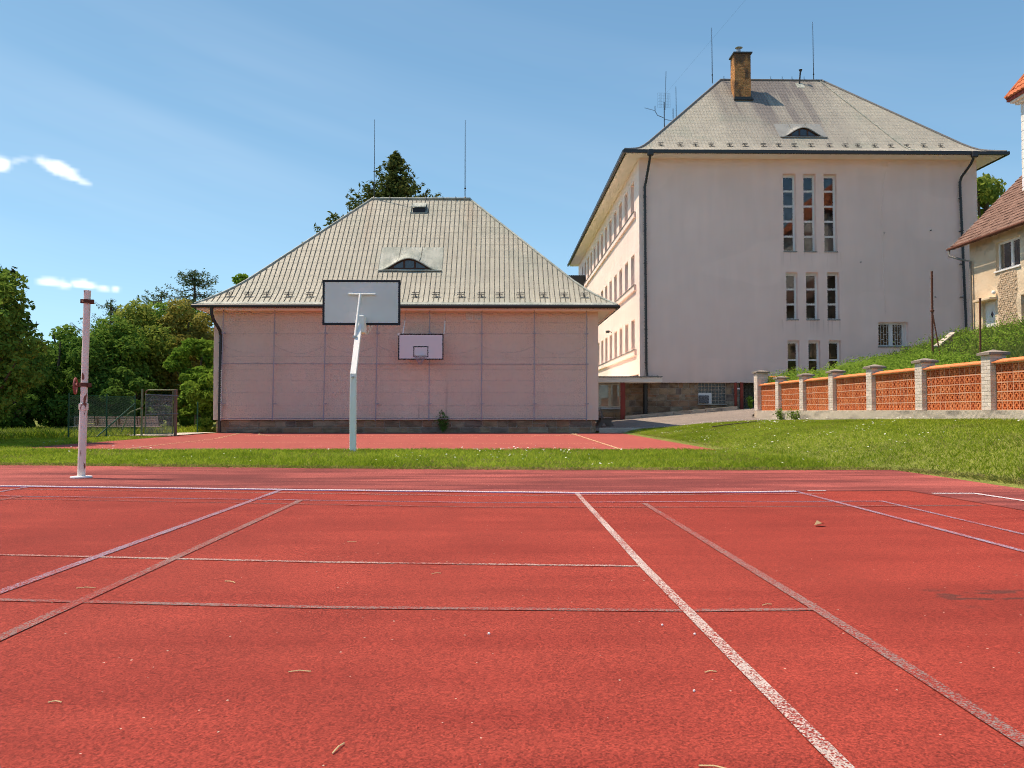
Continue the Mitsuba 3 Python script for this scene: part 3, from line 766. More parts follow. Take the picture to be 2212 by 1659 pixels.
W = "wall_basketball_board"; used.add(W)
say(W, "white wall-mounted basketball board with black edges and net hanging before the gym wall", "basketball board")
wx0, wx1, wy, wz0, wz1 = -3.90, -2.11, 32.8, 2.91, 3.94
put("board", box(wx0 + .03, wx1 - .03, wy, wy + .025, wz0 + .03, wz1 - .03), "m_board_wall", W)
for a in ((wx0, wx1, wz0, wz0 + .045), (wx0, wx1, wz1 - .045, wz1), (wx0, wx0 + .045, wz0 + .045, wz1 - .045), (wx1 - .045, wx1, wz0 + .045, wz1 - .045)):
    put("edge_strip", box(a[0], a[1], wy - .008, wy + .03, a[2], a[3]), "m_black_paint", W)
for a in ((-3.30, -2.71, 3.01, 3.045), (-3.30, -2.71, 3.41, 3.45), (-3.30, -3.265, 3.045, 3.41), (-2.745, -2.71, 3.045, 3.41)):
    put("target_line", box(a[0], a[1], wy - .006, wy - .001, a[2], a[3]), "m_black_paint", W)
put("net", cat(rim(W, -3.0, wy - .38, 3.05, .225, "m_galv", -1)), "m_net_rope", W)
put("rim_bracket", cat([box(-3.06, -2.94, wy - .16, wy - .01, 2.98, 3.06)]), "m_galv", W)
put("corner_plate", box(wx0 - .02, wx0 + .06, wy - .012, wy - .008, 3.88, 3.96), "m_white_frame", W)
for x, dx in ((-3.72, .05), (-2.09, .02)):
    put("hanger_bar", tube([(x, wy + .02, 3.92), (x + dx, wy + .25, 4.47)], .024, 6), "m_white_frame", W)
    put("hanger_wire", tube([(x + dx, wy + .25, 4.47), (x + dx + .03, 33.25, 4.95)], .006, 5), "m_net", W)
for x in (-3.6, -2.4):
    for z in (3.1, 3.8): put("wall_bracket", bar((x, wy + .03, z), (x, GY, z), .04, .04), "m_gutter", W)

# ------------------------------------------------------------------ volleyball post
V = "volleyball_post"; used.add(V)
say(V, "rust-stained white steel volleyball post with a red crank wheel on the court", "post")
vx, vy = -5.445, 11.0
lx = lambda z: vx + .016 * z
put("lower_tube", tube([(lx(0), vy, .0), (lx(.95), vy, .95)], .049, 20), "m_post", V, smooth=50)
put("upper_tube", tube([(lx(.9), vy, .9), (lx(2.46), vy, 2.46)], .043, 20), "m_post", V, smooth=50)
put("top_cap", lathe([(.0, .0), (.045, .0), (.045, .012), (0, .02)], lx(2.46), vy, 2.458, 16), "m_post", V)
put("collar", lathe([(.05, 0), (.058, .01), (.058, .085), (.05, .095)], lx(.93), vy, .89, 20), "m_post", V, smooth=40)
put("base_plate", lathe([(0, .018), (.13, .018), (.133, .012), (.133, .001), (0, .001)][::-1], vx, vy, .008, 28), "m_white_paint", V)
for z, r in ((2.30, .05), (1.20, .05)):
    put("clamp", cat([lathe([(r - .004, 0), (r + .008, .003), (r + .008, .05), (r - .004, .053)], lx(z), vy, z, 20), box(lx(z) + r - .01, lx(z) + r + .035, vy - .02, vy + .02, z - .005, z + .05), box(lx(z) - r - .03, lx(z) - r + .01, vy - .02, vy + .02, z + .005, z + .055)]), "m_rust", V, smooth=35)
put("hook", cat([tube([(lx(2.3) - .05, vy - .03, 2.33), (lx(2.3) - .01, vy - .075, 2.31), (lx(2.3) + .04, vy - .06, 2.30)], .01, 6)]), "m_rust", V)
wxh = lx(1.2) - .115
t = np.linspace(0, 2 * np.pi, 25)
wd = np.array([-.27, .963, 0.]); wc = np.array([wxh, vy, 1.21])
put("crank_wheel", cat([tube(wc + .10 * np.cos(t)[:, None] * wd + .10 * np.sin(t)[:, None] * [0, 0, 1.], .013, 8, False)] + [bar(wc, wc + .1 * (math.cos(q) * wd + math.sin(q) * np.array([0, 0, 1.])), .014, .014, up=(1, .2, 0)) for q in (.5, 2.6, 4.7)]), "m_faded_red", V, smooth=50)
put("crank_shaft", tube([(wxh - .01, vy, 1.21), (lx(1.2) - .03, vy, 1.215)], .014, 8), "m_rust", V)

# ------------------------------------------------------------------ school building
SB = "school_building"; used.add(SB)
say(SB, "tall cream three-storey school with slot windows, brick chimney and hipped metal roof", "building")
SX0, SX1, SY, SE = 8.15, 27.75, 47.0, 46.0
ZW, ZB = 15.42, 2.50
stairs = [(16.47, 17.22, 10.05, 14.55, 5), (17.645, 18.37, 10.05, 14.55, 5), (18.83, 19.58, 10.05, 14.54, 5),
          (16.59, 17.26, 6.13, 8.84, 3), (17.735, 18.46, 6.13, 8.845, 3), (18.965, 19.665, 6.13, 8.85, 3),
          (16.64, 17.32, 2.75, 4.93, 2), (17.835, 18.52, 2.75, 4.93, 2), (19.01, 19.72, 2.75, 4.935, 2)]
barred = (21.88, 23.62, 4.59, 5.98)
south = sbox(SX0, ZB, SX1, ZW)
for x0, x1, z0, z1, n in stairs: south = south.difference(sbox(x0, z0, x1, z1))
south = south.difference(sbox(*[barred[i] for i in (0, 2, 1, 3)]))
west = sbox(SY + .4, ZB + .5, 81.7, ZW).difference(sbox(SY, ZB, 52.6, 3.02))
wwin = []
for r, (z0, z1) in enumerate(((4.47, 6.32), (8.27, 10.20), (12.57, 14.58))):
    for i in range(13):
        y0 = 48.66 + i * 2.41
        wwin.append((y0, y0 + 1.27, z0, z1, r, i)); west = west.difference(sbox(y0, z0, y0 + 1.27, z1))
put("south_wall", extrude(south, .40, lambda a, b, d: (a, SY + d, b)), "m_plaster_school", SB)
put("west_wall", extrude(west, .38, lambda a, b, d: (SX0 + d, a, b)), "m_plaster_school", SB)
put("rear_wall", cat([box(SX1 - .4, SX1, SY + .4, 59.6, 0, ZW), box(22.0, SX1 - .4, 59.2, 59.6, 0, ZW), box(21.6, 22, 59.6, 81.7, 0, ZW), box(SX0, 21.6, 81.7, 82.1, 0, ZW)]), "m_plaster_school", SB)
put("interior", cat([box(SX0 + 1.0, SX1 - 1, SY + 1.1, SY + 1.2, ZB, ZW), box(SX0 + 1.0, SX0 + 1.1, SY + 1.2, 81, ZB, ZW), box(SX0 + .4, SX1 - .4, SY + .4, 59, 9.2, 9.4), box(SX0 + .4, SX1 - .4, SY + .4, 59, 5.1, 5.3)]), "m_room", SB)
# stair windows
for x0, x1, z0, z1, n in stairs:
    yg = SY + .30; fr = [box(x0, x0 + .07, yg, yg + .07, z0, z1), box(x1 - .10, x1, yg, yg + .07, z0, z1)]
    hh = (z1 - z0 - .10) / n; cuts = [z0 + .03 + i * hh for i in range(n + 1)]; cuts[-1] = z1 - .10
    for i, c in enumerate(cuts): fr.append(box(x0 + .07, x1 - .10, yg - .012, yg + .075, c - (.03 if i == 0 else .055), c + (.05 if i < n else .10)))
    kw = put("window", cat(fr), "m_white_frame", SB)
    for i in range(n):
        a, b = cuts[i] + .05, cuts[i + 1] - .05
        pane = np.array([[x0 + .065, yg + .035, a - .01], [x1 - .095, yg + .035, a - .01], [x1 - .095, yg + .035, b + .01], [x0 + .065, yg + .035, b + .01]])
        if n == 5 and i == 1 and abs(x0 - 17.645) < .01: pane[2:, 1] -= .10   # the one tilted open
        put("pane", (pane, np.array([[0, 1, 2, 3]])), "m_glass", kw)
    put("sill", cbox(x0 - .02, x1 + .03, SY - .05, yg, z0 - .05, z0 + .002, .008), "m_flash", kw)
x0, x1, z0, z1 = barred; yg = SY + .27
kw = put("barred_window", cat([box(x0, x1, yg, yg + .07, z0, z0 + .08), box(x0, x1, yg, yg + .07, z1 - .12, z1)] + [box(x, x + w, yg, yg + .07, z0 + .08, z1 - .12) for x, w in ((x0, .09), (x0 + .72, .22), (x1 - .26, .26))]), "m_white_frame", SB)
put("pane", (np.array([[x0, yg + .04, z0], [x1, yg + .04, z0], [x1, yg + .04, z1], [x0, yg + .04, z1]]), np.array([[0, 1, 2, 3]])), "m_glass", kw)
put("sill", cbox(x0 - .03, x1 + .05, SY - .06, yg, z0 - .06, z0 + .002, .01), "m_flash", kw)
for a, b in ((x0 + .07, x0 + .74), (x0 + .92, x1 - .24)):
    g = [tube([(x, yg - .05, z0 + .06), (x, yg - .05, z1 - .1)], .011, 5) for x in np.linspace(a, b, 5)]
    for i, (p, q) in enumerate(zip(np.linspace(a, b, 5)[:-1], np.linspace(a, b, 5)[1:])):
        for z in np.linspace(z0 + .22 + .18 * (i % 2), z1 - .25 + .05 * (i % 2), 3): g.append(tube([(p, yg - .05, z), (q, yg - .05, z)], .010, 5))
    put("grille", cat(g), "m_white_frame", kw)
# west windows: deep reveals, frame and pane
for y0, y1, z0, z1, r, i in wwin:
    xg = SX0 + .20
    kw = put("window", cat([box(xg, xg + .06, y0, y0 + .08, z0, z1), box(xg, xg + .06, y1 - .08, y1, z0, z1), box(xg, xg + .06, y0 + .08, y1 - .08, z0, z0 + .08), box(xg, xg + .06, y0 + .08, y1 - .08, z1 - .08, z1), box(xg, xg + .06, (y0 + y1) / 2 - .04, (y0 + y1) / 2 + .04, z0 + .08, z1 - .08)]), "m_white_frame", SB)
    put("pane", (np.array([[xg + .03, y0 + .05, z0 + .05], [xg + .03, y0 + .05, z1 - .05], [xg + .03, y1 - .05, z1 - .05], [xg + .03, y1 - .05, z0 + .05]]), np.array([[0, 1, 2, 3]])), "m_glass", kw)
for z in (4.44, 8.24, 12.54):
    put("sill_band", box(SX0 - .13, SX0 - .002, 48.1, 79.5, z - .30, z - .01), "m_plaster_school", SB)
    put("sill_flashing", box(SX0 - .17, SX0 + .0, 48.07, 79.5, z - .008, z + .03), "m_flash", SB)
# recess under the plaster at the near end of the west wall
put("recess", cat([box(SX0 + .25, SX0 + .3, SY + .42, 52.7, 2.52, 3.05), box(SX0, SX0 + .3, 52.6, 52.75, 2.52, 3.02)] + [box(SX0 + .18, SX0 + .25, y, y + .08, 2.7, 3.02) for y in (47.6, 49.0, 50.6, 51.9)]), "m_flash", SB)
put("west_base", cat([box(SX0 + .05, SX0 + .38, 52.75, 81.7, 0, 3.0)]), "m_plaster_school", SB)
# overhanging eave
school_prof = profile([(0, 0), (.5, .16), (.95, .36), (1.25, .58), (1.6, .90), (7.5, 7.03)])
EXL, EXR, EZ, EH = 7.20, 28.9, 15.58, 7.5
put("soffit", cat([box(EXL + .1, EXR - .1, SE + .1, SY - .002, ZW - .03, ZW + .05), box(EXL + .1, SX0 - .002, SY, 82.6, ZW - .03, ZW + .05), box(SX1 + .002, EXR - .1, SY, 60.9, ZW - .03, ZW + .05)]), "m_soffit", SB)
v1 = hip_surface(SB, EXL, EXR, SE, SE + 15, EZ, school_prof, EH, None)
v2 = hip_surface(SB, EXL, EXL + 15.0, SE + 8, 82.7, EZ - .01, school_prof, EH - .05, None)
put("roof", cat([v1, v2, box(EXL + .2, EXR - .2, SE + .2, 60.8, ZW + .06, EZ - .03)]), "m_school_sheet_1", SB)
SR = SB + "__roof"
sd = sbox(16.75, 2.0, 19.5, 3.3); chx = sbox(15.0, 5.05, 16.15, 6.2)
S2 = sheets(SR, EXL, EXR, EH, EZ, school_prof, SE, .205, 26, [f"m_school_sheet_{i}" for i in range(4)], sd.union(chx), 300, .014, .14)
put("eave_strip", fan(S2([EXL + .03, EXR - .03, EXR - .2, EXL + .2], [.0, .0, .15, .15], -.02), S2([EXL + .03, EXR - .03, EXR - .2, EXL + .2], [.0, .0, .15, .15], .02)), "m_patina", SR)
for a, sx in ((EXL, 1), (EXR, -1)):
    t = np.linspace(0, 1, 24); dd = t * EH
    put("hip_cap", tube(np.column_stack([a + sx * dd, SE + dd, EZ + school_prof(dd) + .015]), .075, 8), "m_flash", SR, smooth=60)
put("ridge_cap", tube([(EXL + EH, SE + EH, EZ + 7.05), (EXR - EH, SE + EH, EZ + 7.05)], .08, 8), "m_flash", SR, smooth=60)
for vz in (248, 355, 440, 528, 630, 715, 818, 903, 990, 1084, 1187, 1276, 1346, 1440, 1530, 1620, 1717, 1814):
    snow_guard(SR, (1334.1 + vz * .397 - 1073) * 47.2 / 1790, S2, 1.35 if vz < 1700 else 1.4)
eyebrow(SR, 16.86, 19.40, S2, school_prof, EZ, SE, 2.15, 3.28, 16.72, 19.53, .56, "m_zinc")
dd = np.linspace(.3, EH - .05, 14)
put("lightning_wire", tube(S2(np.interp(dd, [0, EH], [24.2, 21.2]), dd, .05 * np.ones(14)), .022, 5), "m_patina", SR)
for d in np.linspace(.8, 7, 9): put("wire_holder", tube([S2(np.interp(d, [0, EH], [24.2, 21.2]), d, 0.), S2(np.interp(d, [0, EH], [24.2, 21.2]) - .03, d, .1)], .012, 5), "m_patina", SR)
for x in (14.9, 18.0, 18.75, 19.4, 20.2): put("ridge_pin", tube([(x, SE + EH - .05, 22.6), (x, SE + EH - .05, 22.86)], .018, 5), "m_gutter", SR)
put("vent_pipe", cat([tube([(19.75, SE + EH - .35, 22.1), (19.85, SE + EH - .35, 23.1)], .055, 8), lathe([(0, .16), (.12, .14), (.06, 0), (0, 0)][::-1], 19.86, SE + EH - .35, 23.06, 10)]), "m_gutter", SR)
put("vent_flashing", fan(S2([19.5, 20.0, 20.0, 19.5], [6.75, 6.75, 7.2, 7.2], .0), S2([19.5, 20.0, 20.0, 19.5], [6.75, 6.75, 7.2, 7.2], .03)), "m_patina", SR)
for x, y, z0, z1 in ((14.15, SE + EH, 22.4, 26.1), (20.85, SE + EH, 22.5, 26.55), (12.75, 58.0, 20.3, 23.95)):
    put("lightning_rod", cat([tube([(x, y, z0), (x - .02, y, z1)], [.03, .014], 6), lathe([(0, 0), (.05, .02), (.05, .08), (0, .1)], x, y, z0 + .5, 8)]), "m_gutter", SB)
an = SB + "__antenna"; used.add(an)
put("antenna", cat([tube([(12.3, 60, 19.5), (12.3, 60, 23.6)], .036, 6), tube([(12.36, 60, 23.0), (12.45, 60, 25.9)], .018, 5), tube([(12.3, 60, 22.4), (11.8, 60, 22.6), (11.6, 60, 22.95)], .024, 5), tube([(11.6, 60, 22.95), (10.85, 60, 23.15)], .016, 5), tube([(11.62, 60, 22.9), (11.62, 60, 23.3)], .025, 5), tube([(12.95, 60, 22.2), (12.95, 60, 23.1)], .025, 5), tube([(12.3, 60, 22.3), (12.95, 60, 22.2)], .02, 5)]
    + [tube([(x, 60.1, 23.2), (x, 60.1, 24.3)], .0045, 4) for x in np.linspace(11.85, 12.75, 10)] + [tube([(11.85, 60.1, z), (12.75, 60.1, z)], .0045, 4) for z in np.linspace(23.2, 24.3, 6)]), "m_gutter", SB)
# chimney with every brick of its two visible faces
cx0, cx1, cy0, cy1, cz0, cz1 = 15.07, 16.10, 51.58, 52.50, 20.3, 23.55
CH = put("chimney", box(cx0 + .012, cx1 - .012, cy0 + .012, cy1 - .012, cz0, cz1), "m_mortar", SB)
nr = 36; zh = (cz1 - 20.75) / nr
brk = {0: [], 1: [], 2: []}
for r in range(nr):
    za, zb = 20.75 + r * zh, 20.75 + (r + 1) * zh
    xs = np.concatenate([[cx0], np.arange(cx0 + (.26 if r % 2 else .13), cx1 - .05, .26), [cx1]])
    ys = np.concatenate([[cy0], np.arange(cy0 + (.13 if r % 2 else .26), cy1 - .05, .26), [cy1]])
    for a, b in zip(xs[:-1], xs[1:]): put("brick", box(a + .006, b - .006, cy0 - .006 * rng.random(), cy0 + .05, za + .006, zb - .006), f"m_yellow_brick_{rng.choice(3, p=[.35, .4, .25])}", CH)
    for a, b in zip(ys[:-1], ys[1:]): put("brick", box(cx0 - .006 * rng.random(), cx0 + .05, a + (.056 if a == cy0 else .006), b - .006, za + .006, zb - .006), f"m_yellow_brick_{rng.choice(3, p=[.2, .4, .4])}", CH) if r % 1 == 0 else None
put("cap", cbox(cx0 - .09, cx1 + .09, cy0 - .09, cy1 + .09, cz1, cz1 + .10, .015), "m_gutter", CH)
put("flue", lathe([(.13, 0), (.13, .28), (.11, .30), (.11, .1)], 15.42, 51.95, cz1 + .1, 16), "m_galv", CH, smooth=40)
put("flue_cowl", cat([lathe([(0, .50), (.14, .47), (.24, .42), (.22, .42), (0, .45)][::-1], 15.46, 51.95, cz1 + .1, 20)] + [tube([(15.46 + .1 * c, 51.95 + .1 * s, cz1 + .3), (15.46 + .1 * c, 51.95 + .1 * s, cz1 + .56)], .01, 4) for c, s in ((1, 0), (-.5, .86), (-.5, -.86))]), "m_galv", CH, smooth=30)
put("base_flashing", cat([box(cx0 - .1, cx1 + .1, cy0 - .22, cy0 - .012, 20.52, 20.60), box(cx0 - .03, cx1 + .03, cy0 - .02, cy0 - .008, 20.4, 20.78)]), "m_gutter", CH)
# gutters and downpipes
put("gutter", cat([bar((EXL - .1, SE - .04, EZ - .10), (EXR + .12, SE - .04, EZ - .10), .13, .18), bar((EXL - .07, SE + .03, EZ - .10), (EXL - .07, 82.7, EZ - .10), .13, .18), bar((EXR + .06, SE + .03, EZ - .1), (EXR + .06, 61, EZ - .1), .13, .18)]), "m_gutter", SB)
for hx, pts in ((8.62, [(8.62, SE - .02, 15.3), (8.60, SE + .1, 15.0), (8.52, SY - .18, 14.0), (8.46, SY - .12, 13.7), (8.5, SY - .12, 3.3), (8.52, SY - .13, 2.92), (8.38, SY - .22, 2.83)]), (27.0, [(26.98, SE - .02, 15.2), (26.92, SE + .15, 14.9), (26.72, SY - .25, 14.35), (26.68, SY - .13, 14.05), (26.95, SY - .13, 4.0), (27.0, SY - .13, 2)])):
    kp = put("downpipe", tube(pts, .072, 10), "m_gutter", SB, smooth=50)
    put("hopper", cbox(hx - .17, hx + .17, SE - .2, SE + .02, 15.22, 15.56, .03), "m_gutter", kp)
    for z in np.arange(3.6, 13.5, 1.9): put("clamp", lathe([(.085, 0), (.1, .005), (.1, .035), (.085, .04)], np.interp(z, [3, 14], [pts[-3][0], pts[3][0]]), SY - .12, z, 12), "m_gutter", kp)
put("lower_downpipe", tube([(8.42, 46.75, 2.45), (8.40, 46.75, .5)], .13, 10), "m_gutter", SB, smooth=50)
for x, z, r in ((22.3, 11.1, .05), (25.0, 11.25, .05), (20.9, 9.4, .04), (25.2, 7.4, .04)): put("anchor", lathe([(0, 0), (r, 0), (r, .05), (0, .05)], x, SY - .03, z, 8), "m_gutter", SB)
put("wall_wire", tube([(22.6, SY - .012, 15.3), (22.3, SY - .03, 14.2), (22.15, SY - .03, 12.4), (22.2, SY - .03, 9), (22.3, SY - .03, 6.4)], .007, 5), "m_soffit", SB)
put("floodlight", cat([cbox(7.75, 7.98, 58.25, 58.6, 6.42, 6.58, .02), bar((8.0, 58.4, 6.5), (8.15, 58.4, 6.45), .05, .05)]), "m_gutter", SB)
# plinth of squared sandstone, glass-block windows, canopy and corridor window
P0 = 47.16
put("plinth", cat([box(4.2, 11.5, P0 + .10, P0 + .4, 0, ZB), box(13.13, 13.9, P0 + .10, P0 + .4, 0, ZB), box(11.5, 13.13, P0 + .1, P0 + .4, 0, 1.27), box(13.9, 28, 48.6, 48.8, 0, ZB)]), "m_mortar", SB)
PL = SB + "__plinth"
zf = lambda x: plane_path(x, 46) + .05


def skip_st(a, b, lo, hi):
    return (b > 11.52 and a < 13.11 and hi > 1.30) or (b > 5.75 and a < 7.12 and lo > .8)


for i, (a, b) in enumerate(((4.3, 5.79), (5.79, 7.09), (7.09, 11.52), (13.11, 13.88))):
    ashlar(PL, a, b, lambda x: .15, 2.49, P0 + .08, .1, 7 if i != 1 else 7, .25, .75, lambda v: v, 20 + i, (lambda a_, b_, lo, hi: lo > .75) if i == 1 else None)
ashlar(PL, 11.52, 13.11, lambda x: .45, 1.26, P0 + .08, .1, 3, .3, .7, lambda v: v, 31)
put("corridor_frame", cat([box(5.79, 7.09, P0 + .05, P0 + .13, z, z + .07) for z in (1.10, 2.38)] + [box(x, x + w, P0 + .05, P0 + .13, 1.17, 2.38) for x, w in ((5.79, .07), (6.38, .16), (7.0, .09))]), "m_cream_frame", SB)
put("corridor_pane", (np.array([[5.79, P0 + .09, 1.1], [7.09, P0 + .09, 1.1], [7.09, P0 + .09, 2.45], [5.79, P0 + .09, 2.45]]), np.array([[0, 1, 2, 3]])), "m_glass", SB)
put("corridor_sill", cbox(5.76, 7.1, P0 - .12, P0 + .05, .98, 1.09, .01), "m_galv", SB)
put("corridor_lintel", box(4.2, 7.3, P0 + .0, P0 + .3, 2.46, 2.56), "m_flash", SB)
GBX, GBZ = np.linspace(11.54, 13.11, 9), np.linspace(1.29, 2.49, 7)
kg = put("glass_block_window", cat([box(11.52, 13.12, P0 + .16, P0 + .2, 1.27, 2.5)] + [box(x - .014, x + .014, P0 + .122, P0 + .17, 1.28, 2.5) for x in GBX] + [box(11.53, 13.12, P0 + .123, P0 + .17, z - .013, z + .013) for z in GBZ]), "m_mortar_light", SB)
for a, b in zip(GBX[:-1], GBX[1:]):
    for c, d in zip(GBZ[:-1], GBZ[1:]): put("glass_block", cbox(a + .018, b - .018, P0 + .12, P0 + .18, c + .017, d - .017, .02), "m_glass_block", kg)
put("sill", cbox(11.48, 13.16, P0 - .04, P0 + .12, 1.22, 1.275, .01), "m_concrete", kg)
kv = put("white_panel", cat([box(11.54, 12.30, P0 + .06, P0 + .11, 1.30, 1.92)]), "m_white_frame", SB)
put("vent_box", cbox(11.55, 12.12, P0 - .04, P0 + .058, 1.33, 1.78, .03), "m_gutter", kv)
for z in np.arange(1.37, 1.76, .055): put("slat", box(11.57, 12.1, P0 - .055, P0 - .041, z, z + .025), "m_grey_metal", kv)
kg = put("rear_glass_block_wall", box(13.9, 17.2, 48.52, 48.58, .6, ZB), "m_mortar", SB)
for i in range(15):
    for j in range(8): put("glass_block", cbox(13.93 + i * .215, 14.13 + i * .215, 48.46, 48.54, .75 + j * .215, .95 + j * .215, .02), "m_glass_block", kg)
put("ceiling", box(SX0 + .1, SX1 - .1, SY + .42, 49, ZB + .02, ZB + .1), "m_plaster_school", SB)
put("canopy", cat([box(4.15, 9.12, 45.5, 47.0, 2.47, 2.74), box(4.15, 8.14, 47.0, 60, 2.47, 2.74)]), "m_soffit", SB)
put("canopy_flashing", cat([box(4.12, 9.16, 45.44, 47.0, 2.744, 2.80), box(8.2, 9.1, 46.4, 46.99, 2.80, 2.86)]), "m_flash", SB)
put("canopy_beam", box(4.16, 4.4, 44.6, 45.5, 2.9, 3.35), "m_soffit", SB)
put("upper_link", box(2.2, 8.13, 76.2, 76.6, 0, 11.99), "m_plaster_school", SB)
# red steel posts
for i, (x, y, z0, z1, w, lb) in enumerate(((6.97, 45.72, .30, 2.46, .26, "broad dark red steel post standing under the canopy beside the corridor window"), (13.40, 46.25, .90, 2.49, .12, "left one of two red steel posts at the foot of the school wall"), (13.70, 46.1, .86, 2.49, .15, "right one of two red steel posts nearest the end of the brick fence"))):
    k = put("steel_post", cbox(x - w / 2, x + w / 2, y - .07, y + .07, z0 - .2, z1, .01), "m_red_paint"); say(k, lb, "post", None)
    if i == 1: put("bracket", box(13.47, 13.62, 46.15, 46.3, 2.10, 2.18), "m_white_frame", k)

# bench by the gym side wall
BN = "concrete_bench"; used.add(BN)
say(BN, "shaded wooden bench with grey concrete legs beside the gym corner", "bench")
bz = float(ground_h(5.0, 37.6)) + .02
prof_leg = Polygon([(4.55, 0), (4.72, 0), (4.86, .18), (5.02, .18), (5.16, 0), (5.34, 0), (5.18, .24), (5.24, .38), (4.86, .40), (4.72, .84), (4.62, .84), (4.74, .36), (4.70, .24)])
for y in (37.4, 38.7): put("leg", extrude(prof_leg, .09, lambda a, b, d: (a, y + d, b + bz)), "m_bench_conc", BN)
for x in (4.84, 4.96, 5.08, 5.20): put("seat_slat", cbox(x - .05, x + .05, 37.2, 39.0, bz + .39, bz + .43, .008), "m_bench_wood", BN)
for z in (.55, .68, .80): put("back_slat", cbox(4.70 - (z - .4) * .25, 4.74 - (z - .4) * .25, 37.2, 39.0, bz + z - .05, bz + z + .05, .008), "m_bench_wood", BN)

# ------------------------------------------------------------------ brick fence
FW = "brick_fence"; used.add(FW)
say(FW, "long low fence of orange pierced terracotta blocks between pale brick piers", "fence")
FX = 10.68
PY_ = [9.6, 12.3, 15.0, 17.72, 20.62, 23.42, 26.15, 28.72, 31.25]
PEND = [y + .35 for y in PY_]
zg = lambda y: float(ground_h(10.6, y))
ring = sbox(-.5, -.5, .5, .5).difference(sbox(-.43, -.43, .43, .43))
inner = sbox(-.30, -.32, .30, .32).difference(sbox(-.16, -.20, .16, .20))
spokes = [sbox(-.07, .31, .07, .44), sbox(-.07, -.44, .07, -.31), sbox(.29, -.08, .44, .08), sbox(-.44, -.08, -.29, .08)]
shape = ring.union(inner).union(shapely.union_all(spokes)).simplify(1e-6)
BW, BHt, BD = .186, .187, .085
bv, bf = extrude(shape, BD, lambda a, b, d: (d - 0, a * BW, b * BHt))
blocks = [f"m_block_{i}" for i in range(3)]


def block_panel(y0, y1, x, nb, key, parts):
    pitch = (y1 - y0) / nb; z0 = .90
    mort = []
    for r in range(6): mort.append(box(x + .002, x + BD - .004, y0, y1, z0 + r * .2 - .0065, z0 + r * .2 + .0065))
    for c in range(nb + 1): mort.append(box(x + .003, x + BD - .005, max(y0 + c * pitch - .007, y0), min(y0 + c * pitch + .007, y1), z0, z0 + 1.0))
    mort.append(box(x - .03, x + BD + .03, y0, y1, 1.905, 1.935))
    kp = put("panel", cat(mort), "m_mortar_light", key)
    its = []
    for r in range(5):
        for c in range(nb):
            v = bv.copy(); v[:, 1] *= (pitch - .013) / BW
            v = v + [x + rng.uniform(-.003, .003), y0 + (c + .5) * pitch, z0 + (r + .5) * .2]
            its.append((v, bf))
    if parts:
        for q in its: put("block", q, blocks[rng.choice(3, p=[.5, .25, .25])], kp)
    else: put("blocks", cat(its), "m_block_0", kp, kind="stuff")
    # sloping clay coping tiles
    n = 4; yy = np.linspace(y0, y1, n + 1)
    for a, b in zip(yy[:-1], yy[1:]):
        top = np.array([[x - .10, a + .004, 1.94], [x - .10, b - .004, 1.945], [x + .10, b - .004, 2.01], [x + .10, a + .004, 2.01]])[::-1]
        put("coping_tile", fan(top - [0, 0, .028], top), "m_coping", kp)


def pier(y0, x0, zbase, ztop, key, w=.35, d=.35):
    kp = put("pier", box(x0 + .008, x0 + d - .008, y0 + .008, y0 + w - .008, zbase, ztop), "m_mortar_light", key)
    n = max(int(round((ztop - .9) / .0775)), 1); zs = np.linspace(.9, ztop, n + 1)
    for i in range(n):
        c = y0 + (w * .36 if i % 2 else w * .68); g = .004
        for a, b in ((y0, c), (c, y0 + w)):
            put("brick", cbox(x0 - .002 * rng.random(), x0 + d * (.5 if i % 2 else 1.0), a + g, b - g, zs[i] + g, zs[i + 1] - g, .004), f"m_white_brick_{rng.integers(3)}", kp)
        if i % 2: put("brick", cbox(x0 + d * .5 + g, x0 + d, y0 + g, y0 + w - g, zs[i] + g, zs[i + 1] - g, .004), f"m_white_brick_{rng.integers(3)}", kp)
    o = .06; b4 = [(x0 - o, y0 - o), (x0 + d + o, y0 - o), (x0 + d + o, y0 + w + o), (x0 - o, y0 + w + o)]; cxm, cym = x0 + d / 2, y0 + w / 2
    v = np.array([[x, y, ztop] for x, y in b4] + [[x, y, ztop + .055] for x, y in b4] + [[cxm, cym, ztop + .125]])
    put("cap", (v, _hull(v)), "m_concrete_cap", kp)
    return kp


put("footing", cat([box(FX - .06, FX + .36, 9.3, 33.7, .0, .895)]), "m_concrete", FW)
for i, y in enumerate(PY_): pier(y, FX, .5, 2.10, FW)
pier(33.64, FX - .04, .3, 2.44, FW, .45, .45)
ends = PY_ + [33.64]
for i in range(len(ends) - 1):
    block_panel(PEND[i], ends[i + 1], FX + .12, 12, FW, 2 <= i <= 6)
